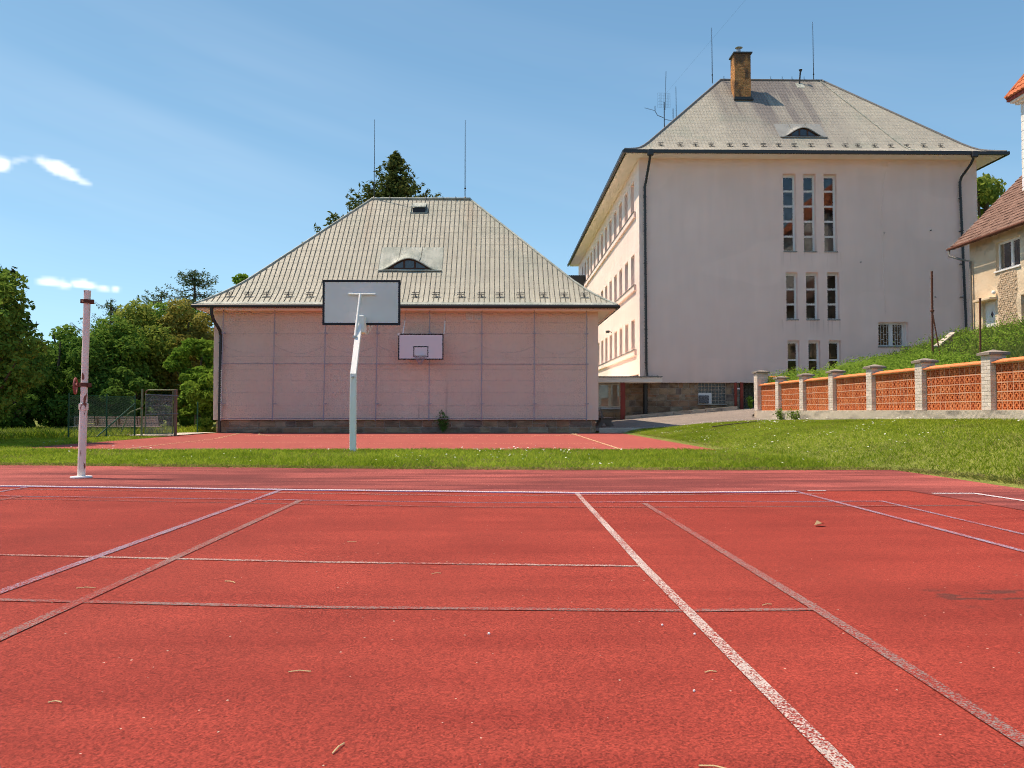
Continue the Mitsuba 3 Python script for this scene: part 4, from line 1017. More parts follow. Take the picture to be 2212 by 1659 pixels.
# return leg of the fence running back to the right
RW = "return_fence"; used.add(RW)
say(RW, "shaded end panel of pierced terracotta blocks turning back behind the shrubs", "fence")
v = bv.copy()
mort, its = [], []
for r in range(6): mort.append(box(11.1, 15.4, 33.804, 33.88, 1.25 + r * .2 - .004, 1.25 + r * .2 + .004))
for c in range(23): mort.append(box(11.1 + c * .194 - .005, 11.1 + c * .194 + .005, 33.805, 33.88, 1.25, 2.25))
put("footing", box(11.02, 15.5, 33.7, 34.1, .2, 1.245), "m_concrete", RW)
put("mortar", cat(mort), "m_mortar_light", RW)
for c in range(22):
    for r in range(5):
        put("block", (np.stack([bv[:, 1] + 11.1 + (c + .5) * .194, 33.80 + bv[:, 0], bv[:, 2] + 1.25 + (r + .5) * .2], -1), bf[:, ::-1]), blocks[rng.integers(3)], RW)
for i in range(6):
    top = np.array([[11.06 + i * .72, 33.70, 2.27], [11.77 + i * .72, 33.70, 2.27], [11.77 + i * .72, 33.98, 2.33], [11.06 + i * .72, 33.98, 2.33]])
    put("coping_tile", fan(top - [0, 0, .028], top), "m_coping", RW)


# ------------------------------------------------------------------ bank behind the fence
def bank_h(x, y):
    x, y = np.asarray(x, float), np.asarray(y, float)
    h = 1.15 + np.clip(x - 10.95, 0, 14) * .285 + .25 * (meshkit.fbm(np.stack([x * .5, y * .5, 0 * x], -1), 3, 2) - .5)
    ym = np.interp(x, [10, 13.5, 20, 22], [33.7, 33.7, 40, 41])
    k = np.clip((y - ym) / 2.5, 0, 1); k = k * k * (3 - 2 * k)
    k = np.maximum(k, 1 - np.clip((y - 6) / 4.5, 0, 1)) * 1.0
    return h * (1 - k) + (ground_h(x, y) - .1) * k


put("bank", grid_mesh(np.concatenate([np.arange(10.97, 24, .35), [26, 30, 45]]), np.concatenate([[-5, 0, 5], np.arange(9, 45, .35)]), bank_h), "m_bank_soil")
say("bank", "overgrown earth bank rising behind the brick fence to the old house", kind="structure")


def rock(x, y, z, sx, sy, sz, seed):
    m = trimesh.creation.icosphere(subdivisions=2); v = np.array(m.vertices)
    n = meshkit.fbm(v * 1.6 + seed, 3, seed); v = v * (.7 + .6 * n[:, None]); v = np.sign(v) * np.abs(v) ** .75
    return v * [sx, sy, sz] + [x, y, z], np.array(m.faces)


for i, (x, y, z, a, b, c, lb) in enumerate(((12.15, 20.55, 2.02, .42, .45, .10, "flat grey stone slab lying on the bank just above the orange coping"), (12.5, 21.6, 2.05, .5, .4, .09, "second flat stone on the bank, to the left of the nearest pier"), (11.7, 21.0, 1.95, .3, .35, .08, "small stone at the foot of the bank slabs behind the coping"))):
    k = put("stone_slab", rock(x, y, z, a, b, c, 3 + i), "m_stone_4", smooth=30); say(k, lb, "stone")
RP = put("fence_post", tube([(14.36, 27, 2.3), (14.38, 27, 5.5)], .034, 8), "m_rust"); say(RP, "tall rusty steel post with a slanting brace on the overgrown bank", "post")
put("brace", tube([(14.55, 26.85, 2.6), (14.37, 26.98, 4.1)], .022, 6), "m_rust", RP)
put("collar", lathe([(.045, 0), (.06, .01), (.06, .06), (.045, .07)], 14.37, 27, 4.15, 10), "m_rust", RP)
RP2 = put("fence_post", tube([(15.36, 26, 2.4), (15.38, 26, 4.45)], .030, 8), "m_rust"); say(RP2, "shorter rusty steel post on the bank before the white house door", "post")
put("top_cap", lathe([(0, .03), (.04, .02), (.045, 0), (0, 0)][::-1], 15.38, 26, 4.45, 8), "m_rust", RP2)
SC = put("stair_cheek", bar((16.75, 31.2, 3.35), (18.5, 33.2, 4.05), .20, .06), "m_concrete"); say(SC, "slanting pale concrete stair edge rising through the weeds on the bank", "stair")
put("side", bar((16.77, 31.25, 3.2), (18.52, 33.25, 3.9), .14, .22), "m_stone_4", SC)

# ------------------------------------------------------------------ old house on the bank
OH = "old_house"; used.add(OH)
say(OH, "weathered yellow house with peeling plaster and a brown shingle roof on the bank", "house")
HX, HY1, HY0 = 22.0, 37.95, 20.0
wp = sbox(HY0, 3.5, HY1, 8.85)
win = (34.25, 35.95, 7.02, 8.28); door = (36.05, 37.0, 4.3, 5.75); dr2 = (33.1, 34.2, 4.3, 5.75)
for a in (win, door, dr2): wp = wp.difference(sbox(a[0], a[2], a[1], a[3]))
put("wall", extrude(wp, .4, lambda a, b, d: (HX + d, a, b)), "m_plaster_house", OH)
put("gable_wall", extrude(Polygon([(HX, 3.5), (HX + 8.5, 3.5), (HX + 8.5, 8.8), (HX + 4.25, 13.0), (HX, 8.8)]), .35, lambda a, b, d: (a + .002, HY1 - .36 + d, b)), "m_plaster_house", OH)
put("interior", box(HX + 1.0, HX + 1.1, HY0, HY1 - .4, 3.5, 8.8), "m_room", OH)
y0, y1, z0, z1 = win
kw = put("window", cat([box(HX + .14, HX + .20, y0 + .12, y1, z, z + .09) for z in (z0, z1 - .09)] + [box(HX + .14, HX + .20, y, y + w, z0 + .09, z1 - .09) for y, w in ((y0 + .12, .09), (34.92, .16), (y1 - .10, .10))]), "m_white_frame", OH)
put("pane", (np.array([[HX + .17, y0 + .1, z0], [HX + .17, y0 + .1, z1], [HX + .17, y1, z1], [HX + .17, y1, z0]]), np.array([[0, 1, 2, 3]])), "m_glass", kw)
put("sill", cbox(HX - .07, HX + .14, y0 - .05, y1 + .06, z0 - .07, z0, .01), "m_white_frame", kw)
y0, y1, z0, z1 = door
kd = put("door", cat([box(HX + .16, HX + .2, y0 + .06, y1 - .05, 4.2, z1 - .06), box(HX + .13, HX + .21, y0, y0 + .06, 4.2, z1), box(HX + .13, HX + .21, y1 - .05, y1, 4.2, z1), box(HX + .13, HX + .21, y0 + .06, y1 - .05, z1 - .06, z1)]), "m_white_frame", OH, label="white plastic door with a small dark diamond pane")
dm = Polygon([(36.53, 5.05), (36.63, 5.2), (36.53, 5.35), (36.43, 5.2)])
put("diamond_pane", extrude(dm, .012, lambda a, b, d: (HX + .148 + d, a, b)), "m_glass_dark", kd)
put("door_canopy", cbox(HX - .35, HX, 35.9, 37.2, 5.80, 5.90, .01), "m_plaster_house", OH)
put("lamp", trimesh.creation.icosphere(subdivisions=2, radius=.09).apply_translation([HX - .12, 35.95, 6.10]), "m_white_paint", OH, smooth=True)
put("second_door", box(HX + .2, HX + .24, 33.1, 34.2, 4.2, 5.75), "m_bench_wood", OH)
put("door_surround", cat([box(HX - .03, HX + .19, 34.2, 34.38, 4.2, 5.9), box(HX - .03, HX + .19, 33.0, 34.38, 5.751, 5.9)]), "m_plaster_house", OH)
RR = put("bare_stone_patch", extrude(Polygon([(34.35, 4.3), (35.75, 4.3), (35.85, 5.4), (35.7, 5.9), (35.9, 6.3), (35.6, 6.92), (34.5, 6.9), (34.45, 6.0), (34.6, 5.5)]).difference(sbox(34.2, 3, 34.39, 6)), .012, lambda a, b, d: (HX - .014 + d, a, b)), "m_rubble", OH, label="patch of bare rubble masonry where the plaster has fallen off")
pp = Polygon([(34.42, 4.5), (35.7, 4.5), (35.8, 5.4), (35.65, 5.9), (35.84, 6.3), (35.55, 6.85), (34.55, 6.85), (34.5, 6.0), (34.65, 5.5)]); r4 = np.random.default_rng(4)
for i in range(26):
    for j in range(11):
        yy, zz = 34.35 + j * .14 + (.07 if i % 2 else 0) + r4.uniform(-.02, .02), 4.5 + i * .093
        if pp.contains(shapely.Point(yy, zz)) and not sbox(34.2, 3, 34.42, 6).contains(shapely.Point(yy, zz)): put("rubble_stone", cbox(HX - .03 - .025 * r4.random(), HX + .01, yy - .065 * r4.uniform(.7, 1.1), yy + .06, zz - .04, zz + .042, .018, .006), "m_rubble", RR)
hprof = lambda d: d * 1.0
hr = np.array([[HX - .5, 38.5, 8.62], [HX - .5, HY0, 8.62], [HX + 4.25, HY0, 13.35], [HX + 4.25, 38.5, 13.35]])
put("roof", cat([fan(hr - [0, 0, .15], hr), fan(np.array([[HX + 9, 38.5, 8.6], [HX + 4.25, 38.5, 13.2], [HX + 4.25, HY0, 13.2], [HX + 9, HY0, 8.6]]), np.array([[HX + 9, 38.5, 8.75], [HX + 4.25, 38.5, 13.35], [HX + 4.25, HY0, 13.35], [HX + 9, HY0, 8.75]]))]), "m_tile_old", OH)
items = []
for i in range(26):
    s0, s1 = i / 26, (i + 1.15) / 26
    a0 = np.array([HX - .55 + 4.8 * s0, 8.60 + 4.78 * s0]); a1 = np.array([HX - .55 + 4.8 * s1, 8.60 + 4.78 * s1])
    y = 38.52
    while y > 33.2:
        w = rng.uniform(.2, .3); yn = y - w; hh = rng.uniform(.025, .055); nn = np.array([-.7, .7])
        q = lambda p, h, yy: [p[0] + nn[0] * h, yy, p[1] + nn[1] * h]
        top = np.array([q(a0, hh, y - .008), q(a0, hh, yn), q(a1, .01, yn), q(a1, .01, y - .008)])
        bot = np.array([q(a0, .0, y - .008), q(a0, .0, yn), q(a1, -.01, yn), q(a1, -.01, y - .008)])
        items.append((s0, fan(bot, top))); y = yn
items.sort(key=lambda t: t[0])
for _, ms in items[:300]: put("shingle", ms, "m_tile_old", OH + "__roof")
if len(items) > 300: put("upper_shingles", cat([t[1] for t in items[300:]]), "m_tile_old", OH + "__roof", kind="stuff")
put("verge_board", bar((HX - .6, 38.55, 8.5), (HX + 4.2, 38.55, 13.28), .04, .16, up=(0, 1, 0)), "m_flash", OH)
put("gutter", tube([(HX - .62, 38.7, 8.52), (HX - .62, HY0, 8.62)], .07, 8), "m_rust", OH, smooth=50)
put("downpipe", tube([(HX - .62, 38.6, 8.5), (HX - .62, 38.55, 8.2), (HX - .3, 38.1, 7.95), (HX - .12, 37.7, 7.8), (HX - .1, 37.68, 4.2)], .055, 8), "m_flash", OH, smooth=50)

TH = "tiled_house"; used.add(TH)
say(TH, "tall white house at the right edge with an orange clay tile roof", "house")
TX, TY1, TY0 = 23.6, 36.45, 27.0
put("wall", box(TX, TX + 9, TY0, TY1, 8.0, 14.75), "m_plaster_white", TH)
put("courses", cat([box(TX - .015, TX, TY0, TY1 + .015, z, z + .36) for z in np.arange(8.0, 14.4, .42)]), "m_plaster_white", TH)
put("cornice", cat([box(TX - .18, TX + .0, TY0 - .3, TY1 + .15, 14.70, 14.82), box(TX - .32, TX, TY0 - .5, TY1 + .3, 14.82, 14.92)]), "m_soffit", TH)
put("eave_board", box(TX - .40, TX + 9, TY0 - .7, TY1 + .42, 14.925, 15.06), "m_red_paint", TH)
put("roof", (lambda q: (q, _hull(q)))(np.array([[TX - .42, TY0 - .7, 15.06], [TX - .42, TY1 + .45, 15.06], [TX + 9, TY1 + .45, 15.06], [TX + 9, TY0 - .7, 15.06], [TX + 1.2, TY0 + 2, 17.6], [TX + 1.2, TY1 - 1.35, 17.6], [TX + 7, TY0 + 2, 17.6], [TX + 7, TY1 - 1.35, 17.6]])), "m_tile_red", TH)
its = []
for i in range(9):
    for side in (0, 1):
        s0, s1 = i / 9, (i + 1.2) / 9; span = np.arange(TY0 - .6, TY1 + .7, .26) if side == 0 else np.arange(TX - .9, TX + 8, .26)
        for u in span:
            if side == 0:
                y_lim = TY1 + .45 - 1.80 * s0; y_lo = TY0 - .7 + 2.7 * s0
                if not y_lo < u < y_lim - .2: continue
                f0 = lambda s, h, y: [TX - .45 + 1.62 * s - .7 * h, y, 15.05 + 2.54 * s + .7 * h]
            else:
                x_lo = TX - .42 + 1.62 * s0
                if not x_lo < u < TX + 8.5 - 1.8 * s0: continue
                f0 = lambda s, h, y: [y, TY1 + .48 - 1.80 * s + .7 * h, 15.05 + 2.54 * s + .7 * h]
            hh = rng.uniform(.04, .055); ys = u + np.linspace(0, .25, 5); bump_ = np.array([0, .03, .045, .03, 0])
            v = np.array([f0(s0, hh + b, y) for y, b in zip(ys, bump_)] + [f0(s1, .01 + b, y) for y, b in zip(ys, bump_)] + [f0(s0, 0, y) for y in ys])
            f = [[j, j + 1, j + 6, j + 5] for j in range(4)] + [[10 + j, 11 + j, j + 1, j] for j in range(4)]
            f = np.array(f); f = f[:, ::-1] if side == 0 else f
            its.append((abs(u - (TY1 if side == 0 else TX)) * .3 + s0 * 3, (v, f)))
its.sort(key=lambda t: t[0])
for _, ms in its[:120]: put("tile", ms, "m_tile_red", TH + "__roof", smooth=40)
put("upper_tiles", cat([t[1] for t in its[120:]]), "m_tile_red", TH + "__roof", kind="stuff")
hp = np.linspace(0, 1, 12); put("hip_tiles", tube(np.column_stack([TX - .42 + 1.62 * hp, TY1 + .45 - 1.80 * hp, 15.1 + 2.54 * hp]), .11, 8), "m_tile_red", TH, smooth=40)

# ------------------------------------------------------------------ fence, gate and benches on the left


def weave(a, b, z0, z1, s, r):
    a, b = np.array(a), np.array(b); L = np.linalg.norm(b - a); H_ = z1 - z0; out = []
    P = lambda t, z: (a[0] + (b[0] - a[0]) * t / L, a[1] + (b[1] - a[1]) * t / L, z)
    for k in np.arange(-H_, L, s):
        t0, t1 = max(k, 0), min(k + H_, L)
        if t1 - t0 > .02:
            out.append(tube([P(t0, z0 + t0 - k), P(t1, z0 + t1 - k)], r, 3, False)); out.append(tube([P(t0, z1 - (t0 - k)), P(t1, z1 - (t1 - k))], r, 3, False))
    return cat(out)


CF = "chain_link_fence"; used.add(CF)
say(CF, "green chain-link fence with a slanting brace in front of the bench row", "fence")
fa, fb = (-13.57, 26.55), (-12.68, 29.3)
for i, t in enumerate((0, .55, 1)):
    q = (fa[0] + (fb[0] - fa[0]) * t, fa[1] + (fb[1] - fa[1]) * t); put("post", tube([(q[0], q[1], -.1), (q[0], q[1], 1.45)], .028, 8), "m_green_paint", CF, smooth=50)
put("mesh", weave(fa, fb, .05, 1.38, .06, .0032), "m_green_paint", CF, kind="stuff")
for z in (.05, .72, 1.38): put("wire", tube([(fa[0], fa[1], z), (fb[0], fb[1], z)], .006, 4), "m_green_paint", CF)
put("brace", tube([(-13.05, 27.3, .03), (fb[0], fb[1], 1.15)], .024, 8), "m_green_paint", CF, smooth=50)
GT = "metal_gate"; used.add(GT)
say(GT, "pale green tubular gate filled with dark wire mesh beside the gym", "gate")
ga, gb, gy = -12.50, -11.33, 29.45
put("post", tube([(ga, gy, -.1), (ga, gy, 1.66)], .04, 8), "m_pale_green_paint", GT, smooth=50)
put("post", cbox(gb - .04, gb + .05, gy - .05, gy + .05, -.1, 1.65, .01), "m_brown_paint", GT)
put("frame", cat([tube([(ga + .14, gy - .03, .06), (ga + .14, gy - .03, 1.5), (ga + .16, gy - .03, 1.58), (ga + .22, gy - .03, 1.62), (gb - .04, gy - .03, 1.62)], .022, 8), tube([(gb - .08, gy - .03, .06), (gb - .08, gy - .03, 1.6)], .024, 8), tube([(ga + .14, gy - .03, .08), (gb - .08, gy - .03, .08)], .024, 8)]), "m_pale_green_paint", GT, smooth=50)
put("rail", cat([tube([(ga + .14, gy - .05, z), (gb + .12, gy - .05, z + dz)], .016, 6) for z, dz in ((1.47, -.06), (.76, .02))]), "m_grey_metal", GT)
put("mesh", cat([tube([(x, gy - .04, .1), (x, gy - .04, 1.46)], .0035, 3, False) for x in np.arange(ga + .16, gb - .09, .03)] + [tube([(ga + .14, gy - .04, z), (gb - .08, gy - .04, z)], .0035, 3, False) for z in np.arange(.1, 1.46, .03)]), "m_grey_metal", GT, kind="stuff")
HR = put("bent_rail", tube([(ga - .02, gy - .06, .98), (ga - .3, gy - .15, .86), (ga - .40, gy - .2, .78), (ga - .5, gy - .25, .4), (ga - .62, gy - .3, .03), (ga - .8, gy - .3, .02)], .022, 8), "m_pale_green_paint", smooth=50)
say(HR, "bent pale green pipe rail leaning from the left gate post to the ground", "rail")
GP = put("fence_post", tube([(-12.04, 33.6, -.1), (-12.04, 33.6, 1.22)], .028, 8), "m_green_paint", smooth=50); say(GP, "single thin green post standing before the bushes at the gym corner", "post")
put("top_cap", lathe([(0, .03), (.03, .02), (.032, 0), (0, 0)][::-1], -12.04, 33.6, 1.22, 8), "m_green_paint", GP)
BR = "slatted_bench"; used.add(BR)
say(BR, "long weathered wooden bench with four slatted backrests behind the fence", "bench")
for i in range(4):
    x0 = -15.95 + i * .80
    for j, z in enumerate((.36, .45, .54, .63)):
        put("back_slat", cbox(x0 + j * -.02, x0 + .76 - j * .02, 31.62 + .02 * j, 31.65 + .02 * j, z - .036, z + .036, .006), "m_bench_wood", BR)
    put("leg", cat([bar((x0 + .08, 31.3, 0), (x0 + .08, 31.6, .3), .05, .05), bar((x0 + .08, 31.7, 0), (x0 + .08, 31.6, .64), .05, .05)]), "m_rust", BR)
for y in (31.2, 31.34, 31.48): put("seat_slat", cbox(-15.95, -12.62, y - .055, y + .055, .285, .32, .006), "m_bench_wood", BR)


# ------------------------------------------------------------------ plants
def leaf_quads(c, n, L, wr, r):
    """One bent leaf (4 triangles' worth in 2 quads) per centre: base, two sides, tip."""
    m = len(c); t = r.normal(size=(m, 3)); t -= (t * n).sum(1, keepdims=True) * n; t /= np.linalg.norm(t, axis=1, keepdims=True) + 1e-9
    s = np.cross(n, t); L = np.asarray(L)[:, None] * r.uniform(.7, 1.25, (m, 1)); w = L * wr
    v = np.stack([c - t * L * .5, c + s * w * .5 - n * L * .06, c + t * L * .5 - n * L * .16, c - s * w * .5 - n * L * .06], 1).reshape(-1, 3)
    i = np.arange(m) * 4
    return v, np.vstack([np.stack([i, i + 1, i + 2], -1), np.stack([i, i + 2, i + 3], -1)])


def tree(name, x, y, z0, h, r, seed, nleaf, leaf, m, label, cat_="tree", base=.12, blobs=26, squash=1.0, ly=1.0):
    R = np.random.default_rng(seed); k = uniq(name); say(k, label, cat_)
    zc = z0 + h * (base + (1 - base) * .52); rz = h * (1 - base) * .5
    bc = []
    while len(bc) < blobs:
        p = R.uniform(-1, 1, 3)
        if .25 < np.linalg.norm(p) < 1: bc.append(p)
    bc = np.array(bc); top = np.clip(bc[:, 2], 0, 1); bc[:, :2] *= (1 - .45 * top[:, None] ** 1.5)
    ctr = bc * [r * .88, r * .88 * ly, rz * .90] + [x, y, zc]; br = R.uniform(.16, .36, blobs) * min(r, rz) * 1.05
    w = br ** 2 / (br ** 2).sum(); idx = R.choice(blobs, nleaf, p=w)
    d = R.normal(size=(nleaf, 3)); d /= np.linalg.norm(d, axis=1, keepdims=True)
    rad = br[idx] * (R.uniform(.45, 1.0, nleaf) ** .5) * (.72 + .6 * meshkit.fbm(d * 2.3 + idx[:, None] * 3.7, 2, seed))
    c = ctr[idx] + d * rad[:, None] * [1, 1, .8]
    keep = c[:, 2] > z0 + .1; c, d = c[keep], d[keep]
    n = d * .6 + R.normal(size=c.shape) * .45 + [0, 0, .5]; n /= np.linalg.norm(n, axis=1, keepdims=True)
    put("crown", leaf_quads(c, n, np.full(len(c), leaf), .62, R), m, k)
    lim = [tube([(x, y, z0 - .2), (x + R.uniform(-.1, .1) * r, y, z0 + h * .35), (x + R.uniform(-.15, .15) * r, y, z0 + h * .85)], [.035 * h, .022 * h, .006 * h], 8)]
    for j in R.choice(blobs, min(10, blobs), False):
        s = np.array([x, y, z0 + h * R.uniform(.15, .5)]); e = ctr[j]; lim.append(tube([s, (s + e) / 2 + [0, 0, -.05 * h], e], [.014 * h, .009 * h, .003 * h], 5))
    put("trunk", cat(lim), "m_bark", k, smooth=60)
    return k


def conifer(name, x, y, z0, h, r, seed, m, label, nb=90, sparse=1.0, leaf=.34, droop=.25, zlow=.12, pw=.85):
    R = np.random.default_rng(seed); k = uniq(name); say(k, label, "tree"); C, Nn, br = [], [], []
    for i in range(nb):
        t = R.uniform(0, 1) ** .9; z = z0 + h * (zlow + (1 - zlow) * t); L = r * (1 - t) ** pw * R.uniform(.75, 1.15) + .12
        a = R.uniform(0, 2 * np.pi); s = np.linspace(0, 1, 7)
        zz = z + L * (-droop * np.sin(s * 2.2) + .30 * s ** 3)
        pts = np.column_stack([x + np.cos(a) * L * s, y + np.sin(a) * L * s, zz]); br.append(tube(pts, np.linspace(.02 + .012 * L, .006, 7), 4))
        nl = int((26 + 60 * L) * sparse); ss = R.uniform(.12, 1.02, nl); c = np.column_stack([np.interp(ss, s, pts[:, j]) for j in range(3)])
        side = R.normal(0, .16 * L * (1.1 - .5 * ss) + .05, nl); c[:, 0] += -np.sin(a) * side; c[:, 1] += np.cos(a) * side
        c[:, 2] += R.normal(-.06, .09, nl) - .2 * np.abs(side); C.append(c)
        n = R.normal(size=(nl, 3)) * .5 + [np.cos(a) * .3, np.sin(a) * .3, .7]; Nn.append(n / np.linalg.norm(n, axis=1, keepdims=True))
    C, Nn = np.vstack(C), np.vstack(Nn)
    put("crown", leaf_quads(C, Nn, np.full(len(C), leaf), .38, R), m, k)
    put("trunk", cat([tube([(x, y, z0 - .3), (x, y, z0 + h * .6), (x, y, z0 + h)], [.03 * h, .016 * h, .004 * h], 8)] + br), "m_bark", k, smooth=60)
    return k


tree("broadleaf_tree", -13.25, 21.8, 0, 4.9, 1.5, 11, 10000, .15, "m_leaf_mid", "leafy maple-like tree at the left edge, nearest to the grass strip", base=.03, blobs=64)
tree("broadleaf_tree", -16.2, 24.8, 0, 4.8, 2.6, 12, 15000, .17, "m_leaf_dark", "dark broadleaf tree filling the left edge behind the nearest tree", base=.0, blobs=40)
conifer("dark_spruce", -16.1, 24.0, 0, 11.5, 2.6, 13, "m_needle_dark", "very dark spruce whose branch tip shows at the left edge of the picture", 110, 1.0, .3)
tree("hedge_tree", -17.6, 33.5, 0, 4.3, 2.3, 14, 13000, .19, "m_leaf_dark", "dark green bushy tree just right of the near leafy tree", base=.0, blobs=36)
tree("hedge_tree", -17.3, 36.5, 0, 5.0, 2.3, 15, 13000, .19, "m_leaf_mid", "mid green bushy tree right behind the volleyball post", base=.0, blobs=36)
tree("hedge_tree", -16.9, 39.5, 0, 6.0, 2.5, 16, 15000, .2, "m_leaf_yellow", "yellow-green rounded tree in the middle of the left tree row", base=.0, blobs=40)
tree("hedge_tree", -14.9, 40.5, 0, 6.2, 2.3, 17, 15000, .2, "m_leaf_olive", "olive-brown tinted tree in the row nearest the gym roof", base=.0, blobs=38)
tree("hedge_tree", -13.2, 37.0, 0, 4.3, 1.6, 18, 10000, .18, "m_leaf_bright", "bright green tree close against the left end of the gym", base=.0, blobs=28)
tree("hedge_shrub", -12.8, 35.6, 0, 2.7, 1.25, 19, 7000, .15, "m_leaf_bright", "low light green shrub at the foot of the gym's left end", "shrub", base=.0, blobs=22)
tree("hedge_shrub", -15.3, 35.0, 0, 2.6, 1.7, 20, 8000, .17, "m_leaf_dark", "dark shrub in the shade behind the wire gate", "shrub", base=.0, blobs=24)
tree("hedge_shrub", -18.2, 31.6, 0, 2.4, 1.6, 22, 8000, .17, "m_leaf_dark", "dark shrub left of the long slatted bench", "shrub", base=.0, blobs=24)
tree("hedge_shrub", -15.6, 33.2, 0, 2.2, 1.5, 23, 7000, .17, "m_leaf_dark", "dark shrub directly behind the long slatted bench", "shrub", base=.0, blobs=24)
tree("far_tree", -24, 46, 0, 6.0, 4.0, 24, 11000, .28, "m_leaf_mid", "farther green tree seen in the gap left of the volleyball post", base=.0, blobs=36)
tree("far_tree", -31, 44, 0, 6.5, 4.2, 28, 9000, .3, "m_leaf_dark", "farther dark tree behind the left edge trees", base=.0, blobs=34)
tree("far_tree", -19.5, 50, 0, 7.4, 3.6, 25, 11000, .28, "m_leaf_mid", "farther green tree behind the middle of the tree row", base=.0, blobs=36)
conifer("larch", -20.0, 55, 0, 10.2, 4.6, 31, "m_larch", "feathery larch rising beside the left corner of the gym roof", 70, .55, .2, .12, .4, .55)
conifer("larch", -23.4, 58, 0, 9.2, 4.0, 32, "m_larch", "feathery larch top above the middle of the tree row", 56, .5, .2, .1, .4, .55)
conifer("larch", -27.8, 60, 0, 8.9, 3.6, 33, "m_larch", "smaller feathery larch top just right of the volleyball post", 56, .5, .2, .1, .4, .55)
tree("far_tree", -15.7, 52, 0, 9.9, 1.7, 34, 9000, .26, "m_leaf_bright", "tree whose leaf tips peep over the left slope of the gym roof", base=.2, blobs=34)
conifer("spruce", -6.15, 50, 0, 16.6, 8.6, 35, "m_needle", "big dark green spruce rising behind the gym roof ridge", 260, .62, .32, .10, .30, 1.0)
tree("broadleaf_tree", 33.6, 56, 2, 15.6, 3.8, 36, 12000, .36, "m_leaf_yellow", "broadleaf tree showing between the school and the old house", base=.25, blobs=40)


# grass, daisies, bank growth
def blades(px, py, pz, hgt, wid, R, lean=.9, nb=1):
    m = len(px); a = R.uniform(0, 2 * np.pi, m); l = R.uniform(0, lean, m) * hgt; b = R.uniform(0, 2 * np.pi, m)
    c, s = np.cos(a) * wid / 2, np.sin(a) * wid / 2; dx, dy = np.cos(b) * l, np.sin(b) * l
    v = np.stack([np.stack([px - c, py - s, pz], -1), np.stack([px + c, py + s, pz], -1), np.stack([px + dx * .35 + c * .7, py + dy * .35 + s * .7, pz + hgt * .6], -1), np.stack([px + dx, py + dy, pz + hgt], -1)], 1).reshape(-1, 3)
    i = np.arange(m) * 4
    return v, np.vstack([np.stack([i, i + 1, i + 2], -1), np.stack([i, i + 2, i + 3], -1)])


def scatter(poly, n, R):
    x0, y0, x1, y1 = poly.bounds; a = poly.area / ((x1 - x0) * (y1 - y0)); k = int(n / a * 1.1) + 10
    X, Y = R.uniform(x0, x1, k), R.uniform(y0, y1, k); ok = shapely.contains_xy(poly, X, Y)
    return X[ok][:n], Y[ok][:n]


R = np.random.default_rng(99)
courts = court_a.union(court_b)
lawn_strip = Polygon([(-17, 15.1)] + back_edge[1:] + [(5.9, 12.3), (5.5, 18.4), (5.04, 18.5), (-3.28, 18.87), (-8.2, 18.93), (-9.6, 19.05), (-11.3, 19.9), (-11.3, 28.5), (-13.6, 26.2), (-17, 24)]).buffer(0).difference(courts)
lawn_right = Polygon([(6.02, 12.35), (6.12, 9.0), (6.2, 5), (10.62, 5), (10.62, 31.0), (8.8, 31.75), (7.0, 32.4), (5.5, 33.4), (5.15, 33.4), (5.1, 26), (5.04, 18.5), (5.4, 18.3)]).buffer(0).difference(courts)
left_rest = Polygon([(-24, 17), (-17, 15.3), (-17, 24.2), (-13.7, 26.5), (-12.7, 29.2), (-13.6, 29.5), (-12.0, 34.5), (-12, 36), (-24, 36)])
gm = []; gd = []
lawn_strip, lawn_right = lawn_strip.buffer(0), lawn_right.buffer(0)
for poly, n, hlo, hhi, w in ((lawn_strip, 125000, .04, .10, .010), (lawn_right, 150000, .035, .085, .009), (left_rest, 45000, .08, .30, .016)):
    X, Y = scatter(poly, n, R); den = meshkit.fbm(np.stack([X * .8, Y * .8, 0 * X], -1), 3, 4)
    hh = (hlo + (hhi - hlo) * R.random(len(X)) * (.5 + den)); Z = ground_h(X, Y) - .015
    dry = R.random(len(X)) < np.clip((meshkit.fbm(np.stack([X * .9, Y * .9, 0 * X + 3], -1), 3, 9) - .5) * 1.6, .03, .4)
    # worn, drier fringe beside the court edges
    dd = shapely.distance(shapely.points(X, Y), courts.boundary); dry |= (dd < .22) & (R.random(len(X)) < .6); hh = np.where(dd < .12, hh * .6, hh)
    gm.append(blades(X[~dry], Y[~dry], Z[~dry], hh[~dry], w * R.uniform(.7, 1.4, (~dry).sum()), R)); gd.append(blades(X[dry], Y[dry], Z[dry], hh[dry] * .85, w * R.uniform(.7, 1.3, dry.sum()), R))
for a, b in zip(back_edge[1:-1], back_edge[2:]):   # dead grass and thatch along the ragged court edge
    n = int(420 * math.dist(a, b)); t_ = R.random(n); X = a[0] + (b[0] - a[0]) * t_ + R.normal(0, .03, n); Y = a[1] + (b[1] - a[1]) * t_ + .05 + R.normal(0, .07, n) + .05 * np.sin(X * 5) * R.random(n)
    gd.append(blades(X, Y, np.full(n, .004), R.uniform(.01, .05, n), .011 * R.uniform(.7, 1.5, n), R, 2.2))
t_ = R.random(4200); X = np.interp(t_, [0, .3, 1], [5.95, 6.12, 6.2]) + .04 + R.normal(0, .05, 4200); Y = np.interp(t_, [0, .3, 1], [12.2, 9.6, 6.0])
gd.append(blades(X, Y, ground_h(X, Y) + .004, R.uniform(.01, .06, 4200), .01 * R.uniform(.7, 1.5, 4200), R, 2.0))
put("grass", cat(gm), "m_grass"); say("grass", "short green grass between and beside the red courts", "grass", kind="stuff")
put("dry_grass", cat(gd), "m_grass_dry"); say("dry_grass", "yellowish dry grass blades mixed into the lawn and along the court edges", "grass", kind="stuff")
X, Y = [], []
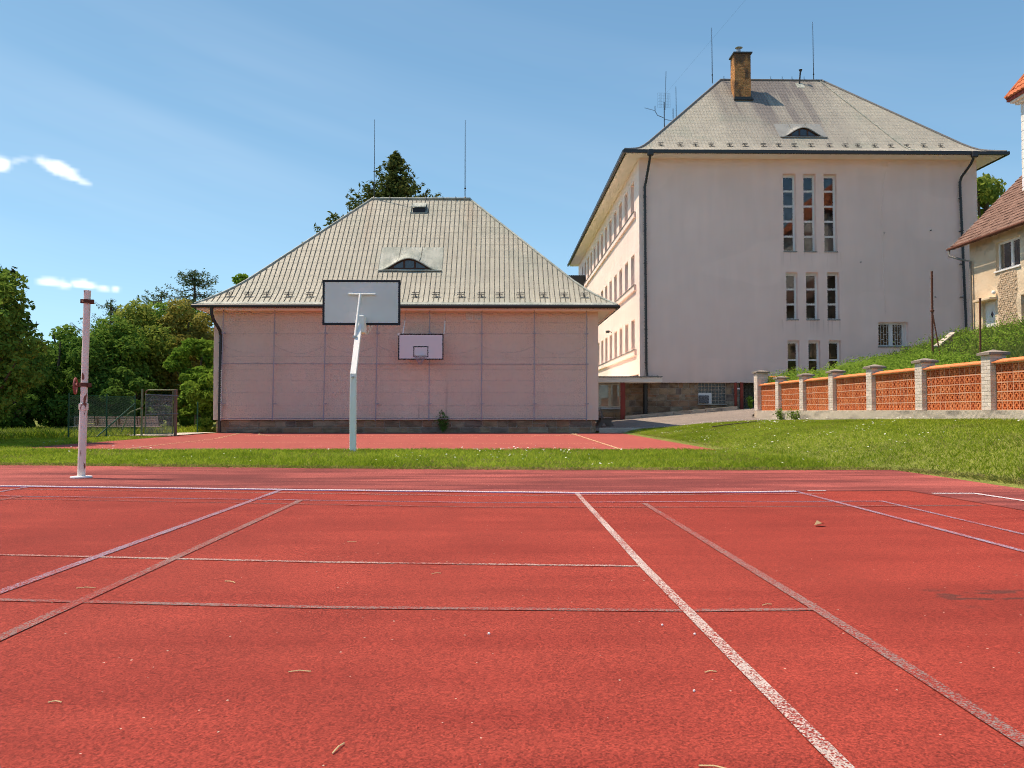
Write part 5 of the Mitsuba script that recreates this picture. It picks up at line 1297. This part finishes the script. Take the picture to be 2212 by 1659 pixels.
for poly, n in ((lawn_strip, 240), (lawn_right, 420)):
    a, b = scatter(poly, n * 4, R); d = meshkit.fbm(np.stack([a * .7, b * .7, 0 * a + 7], -1), 3, 17); o = np.argsort(-d + R.random(len(a)) * .35)[:n]; X.append(a[o]); Y.append(b[o])
X, Y = np.concatenate(X), np.concatenate(Y); Z = ground_h(X, Y); out = []
for x, y, z in zip(X, Y, Z):
    h = R.uniform(.06, .12); s = R.uniform(.011, .02); g = np.arange(6) * np.pi / 3; tl = R.uniform(-.5, .5, 2)
    rim_ = np.column_stack([x + s * np.cos(g), y + s * np.sin(g), z + h + s * (np.cos(g) * tl[0] + np.sin(g) * tl[1])])
    v = np.vstack([[x, y, z + h + .006], rim_]); f = np.array([[0, i + 1, (i + 1) % 6 + 1] for i in range(6)]); out.append((v, f))
put("daisies", cat(out), "m_petal"); say("daisies", "tiny white daisies sprinkled over the lawn", "flower", kind="stuff")

# bramble cover and tall grass on the bank
bramble = Polygon([(11.05, 22.6), (12.6, 21.8), (14.6, 25.5), (15.2, 29.5), (14.5, 33.5), (11.05, 33.6)])
X, Y = scatter(bramble, 900, R); C = []; Nn = []
for x, y in zip(X, Y):
    hz = float(bank_h(x, y)); top = .42 + .75 * float(meshkit.fbm(np.array([[x * .6, y * .6, 2.0]]), 2, 6)[0]); top *= (.68 + .42 * np.clip((y - 25) / 5, 0, 1)) * np.clip(1.1 - (x - 11) * .10, .55, 1); top *= .55 + .45 * min(1.0, (x - 10.9) / .7) if y < 29 else 1.0
    n = 42; c = R.normal(size=(n, 3)) * [.26, .26, .16] + [x, y, hz + top * .72]; c[:, 2] = np.minimum(c[:, 2], hz + top + .1); C.append(c)
C = np.vstack(C); Nn = R.normal(size=C.shape) * .45 + [-.25, -.25, .8]; Nn /= np.linalg.norm(Nn, axis=1, keepdims=True)
X2, Y2 = scatter(bramble, 170, R); H2 = R.uniform(.25, .85, len(X2)); sh = []
for x, y, h in zip(X2, Y2, H2): # taller shoots with leaves
    hz = float(bank_h(x, y)); n = 14; t = np.linspace(.3, 1, n); c = np.column_stack([x + R.normal(0, .05, n), y + R.normal(0, .05, n), hz + .25 + h * t]); C = np.vstack([C, c])
    m = R.normal(size=(n, 3)) * .5 + [0, 0, .6]; Nn = np.vstack([Nn, m / np.linalg.norm(m, axis=1, keepdims=True)])
ok = C[:, 0] > 10.98; C, Nn = C[ok], Nn[ok]
put("brambles", leaf_quads(C, Nn, np.full(len(C), .085), .6, R), "m_bramble"); say("brambles", "fresh green leafy weeds covering the bank behind the brick fence", "weeds", kind="stuff")
tall = Polygon([(11.1, 10), (24, 10), (21.8, 38.5), (17, 37), (14, 33.4), (11.1, 33.4)])
X, Y = scatter(tall, 50000, R); den = meshkit.fbm(np.stack([X * .5, Y * .5, 0 * X + 1], -1), 3, 41); ok = (den > .36) & (np.hypot((X - 12.1) / 1.0, (Y - 21.1) / 1.2) > .75)
X, Y, den = X[ok], Y[ok], den[ok]
put("tall_grass", blades(X, Y, bank_h(X, Y) - .02, R.uniform(.15, .6, len(X)) * (.4 + den), .016 * R.uniform(.6, 1.6, len(X)), R, .6), "m_grass_tall"); say("tall_grass", "long green grass on the bank below the old house", "grass", kind="stuff")
X, Y = scatter(Polygon([(15, 20), (22, 18), (21.9, 38), (18, 36.5), (16, 30)]), 420, R); C = []
for x, y in zip(X, Y): C.append(R.normal(size=(46, 3)) * [.3, .3, .2] + [x, y, float(bank_h(x, y)) + R.uniform(.1, .38)])
C = np.vstack(C); Nn = R.normal(size=C.shape) * .5 + [-.2, -.2, .7]; Nn /= np.linalg.norm(Nn, axis=1, keepdims=True)
put("bank_weeds", leaf_quads(C, Nn, np.full(len(C), .10), .4, R), "m_leaf_bright"); say("bank_weeds", "darker leafy weeds high on the bank at the right edge", "weeds", kind="stuff")
X, Y = scatter(Polygon([(-19, 25), (-14, 27), (-13.2, 29.5), (-12.8, 31), (-12.6, 34), (-19, 34)]), 5200, R)
put("wild_grass", blades(X, Y, zero(X, Y) - .02, R.uniform(.1, .38, len(X)), .018 * R.uniform(.6, 1.4, len(X)), R, .6), "m_grass_tall"); say("wild_grass", "tall uncut grass round the legs of the long slatted bench", "grass", kind="stuff")


def weed(x, y, z, r, h, n, leaf, m, label):
    k = uniq("weed_plant"); say(k, label, "plant"); st_, C_ = [], []
    for i in range(9):
        a = R.uniform(0, 6.28); e = np.array([x + np.cos(a) * r * R.uniform(.2, 1), y + np.sin(a) * r * R.uniform(.1, .5), z + h * R.uniform(.5, 1)]); s = np.array([x, y, z])
        st_.append(tube([s, (s + e) / 2 + [0, 0, .05 * h], e], [.008, .006, .003], 4)); t = R.uniform(.25, 1, n // 9)[:, None]; C_.append(s + (e - s) * t + R.normal(0, .05 * h + .02, (n // 9, 3)))
    C_ = np.vstack(C_); nn = R.normal(size=C_.shape) * .5 + [0, -.5, .5]; nn /= np.linalg.norm(nn, axis=1, keepdims=True)
    put("leaves", leaf_quads(C_, nn, np.full(len(C_), leaf), .55, R), m, k); put("stem", cat(st_), "m_bark", k)


weed(-2.12, 33.42, .0, .34, .95, 330, .09, "m_leaf_dark", "dark weedy plant growing from the stone base of the gym wall")
weed(10.5, 30.5, .48, .28, .5, 260, .07, "m_leaf_mid", "leafy weed at the far foot of the brick fence beside the path")
weed(10.5, 28.9, .52, .42, .42, 300, .07, "m_leaf_mid", "broad low weed at the foot of the brick fence, second from the path")
weed(13.95, 45.4, .95, .3, .75, 220, .13, "m_leaf_bright", "leafy plant beside the red steel posts at the school wall")
weed(10.0, 45.7, .62, .3, .3, 120, .06, "m_leaf_mid", "small weed sprouting behind the kerb stones below the glass block window")
tree("hedge_shrub", 12.3, 33.0, 1.3, 1.1, .8, 55, 2500, .09, "m_bramble", "light green shrub spilling over the far end of the brick fence", "shrub", base=.0, blobs=16)

# small litter on the court
for x, y, L, a, lb in ((-2.08, 4.17, .09, .1, "short pale straw stalk at the left edge between the two left lines"), (-1.40, 4.33, .07, -.4, "slanting straw stalk just above the grey cross line on the left"), (-.70, 2.83, .075, .02, "long flat straw stalk lying alone left of the picture centre"),
                       (.50, 2.07, .075, -.25, "thick pale straw stalk at the bottom of the picture left of the white line"), (-.35, 4.5, .05, .3, "short straw stalk on the red court in mid picture below the cross lines"), (-1.35, 2.55, .04, .0, "tiny straw bit in the lower left part of the red court"),
                       (.7, 2.8, .04, .1, "small straw bit just left of the broad white line"), (1.2, 3.75, .05, .3, "short straw bit between the white line and the right grey line"), (-.42, 2.16, .05, 1.2, "curled brown straw stalk low in the picture left of centre"), (-1.0, 5.6, .06, .1, "straw bit beyond the white cross line on the left")):
    p = np.array([[x, y, .004], [x + L * .5 * math.cos(a), y + L * .5 * math.sin(a) * 1.4 +  .004, .007], [x + L * math.cos(a), y + L * math.sin(a) * 1.4, .004]])
    k = put("straw_stalk", tube(p, .0022, 5), "m_straw"); say(k, lb, "straw", "straw stalks on the court")
k = put("dry_leaf", (np.array([[2.42, 6.30, .012], [2.47, 6.28, .03], [2.52, 6.33, .014], [2.45, 6.36, .02], [2.44, 6.30, .05]]), np.array([[0, 1, 3], [1, 2, 3], [0, 1, 4], [1, 3, 4]])), "m_straw"); say(k, "small curled dry leaf on the red court right of the dark line", "leaf")
for i, (x, y, q, lb) in enumerate(((.78, 3.28, .0042, "tiny pale pebble close to the white line below the grey cross line"), (.68, 3.42, .0042, "tiny bluish white pebble left of the white line just below the cross line"), (-.03, 3.30, .005, "tiny white pebble in the middle of the red court"), (.62, 2.62, .0035, "tiny grey pebble left of the broad white line in the foreground"))):
    k = put("pebble", rock(x, y, .003, q, q, q, 40 + i), "m_petal"); say(k, lb, "pebble", "pebbles on the court")
k = put("branch", tube([(7.1, 27.2, .36), (7.7, 27.5, .43), (8.4, 27.6, .50), (8.9, 27.9, .55)], [.025, .022, .018, .01], 6), "m_bark"); say(k, "thin fallen branch lying on the sloping lawn before the path", "branch")
k = put("overhead_wire", tube([(12.4, 60, 24.2), (13.95, 46.6, 24.1), (17, 20, 24.0)], .0035, 4), "m_gutter"); say(k, "very thin wire crossing the sky from the school antenna", "wire")
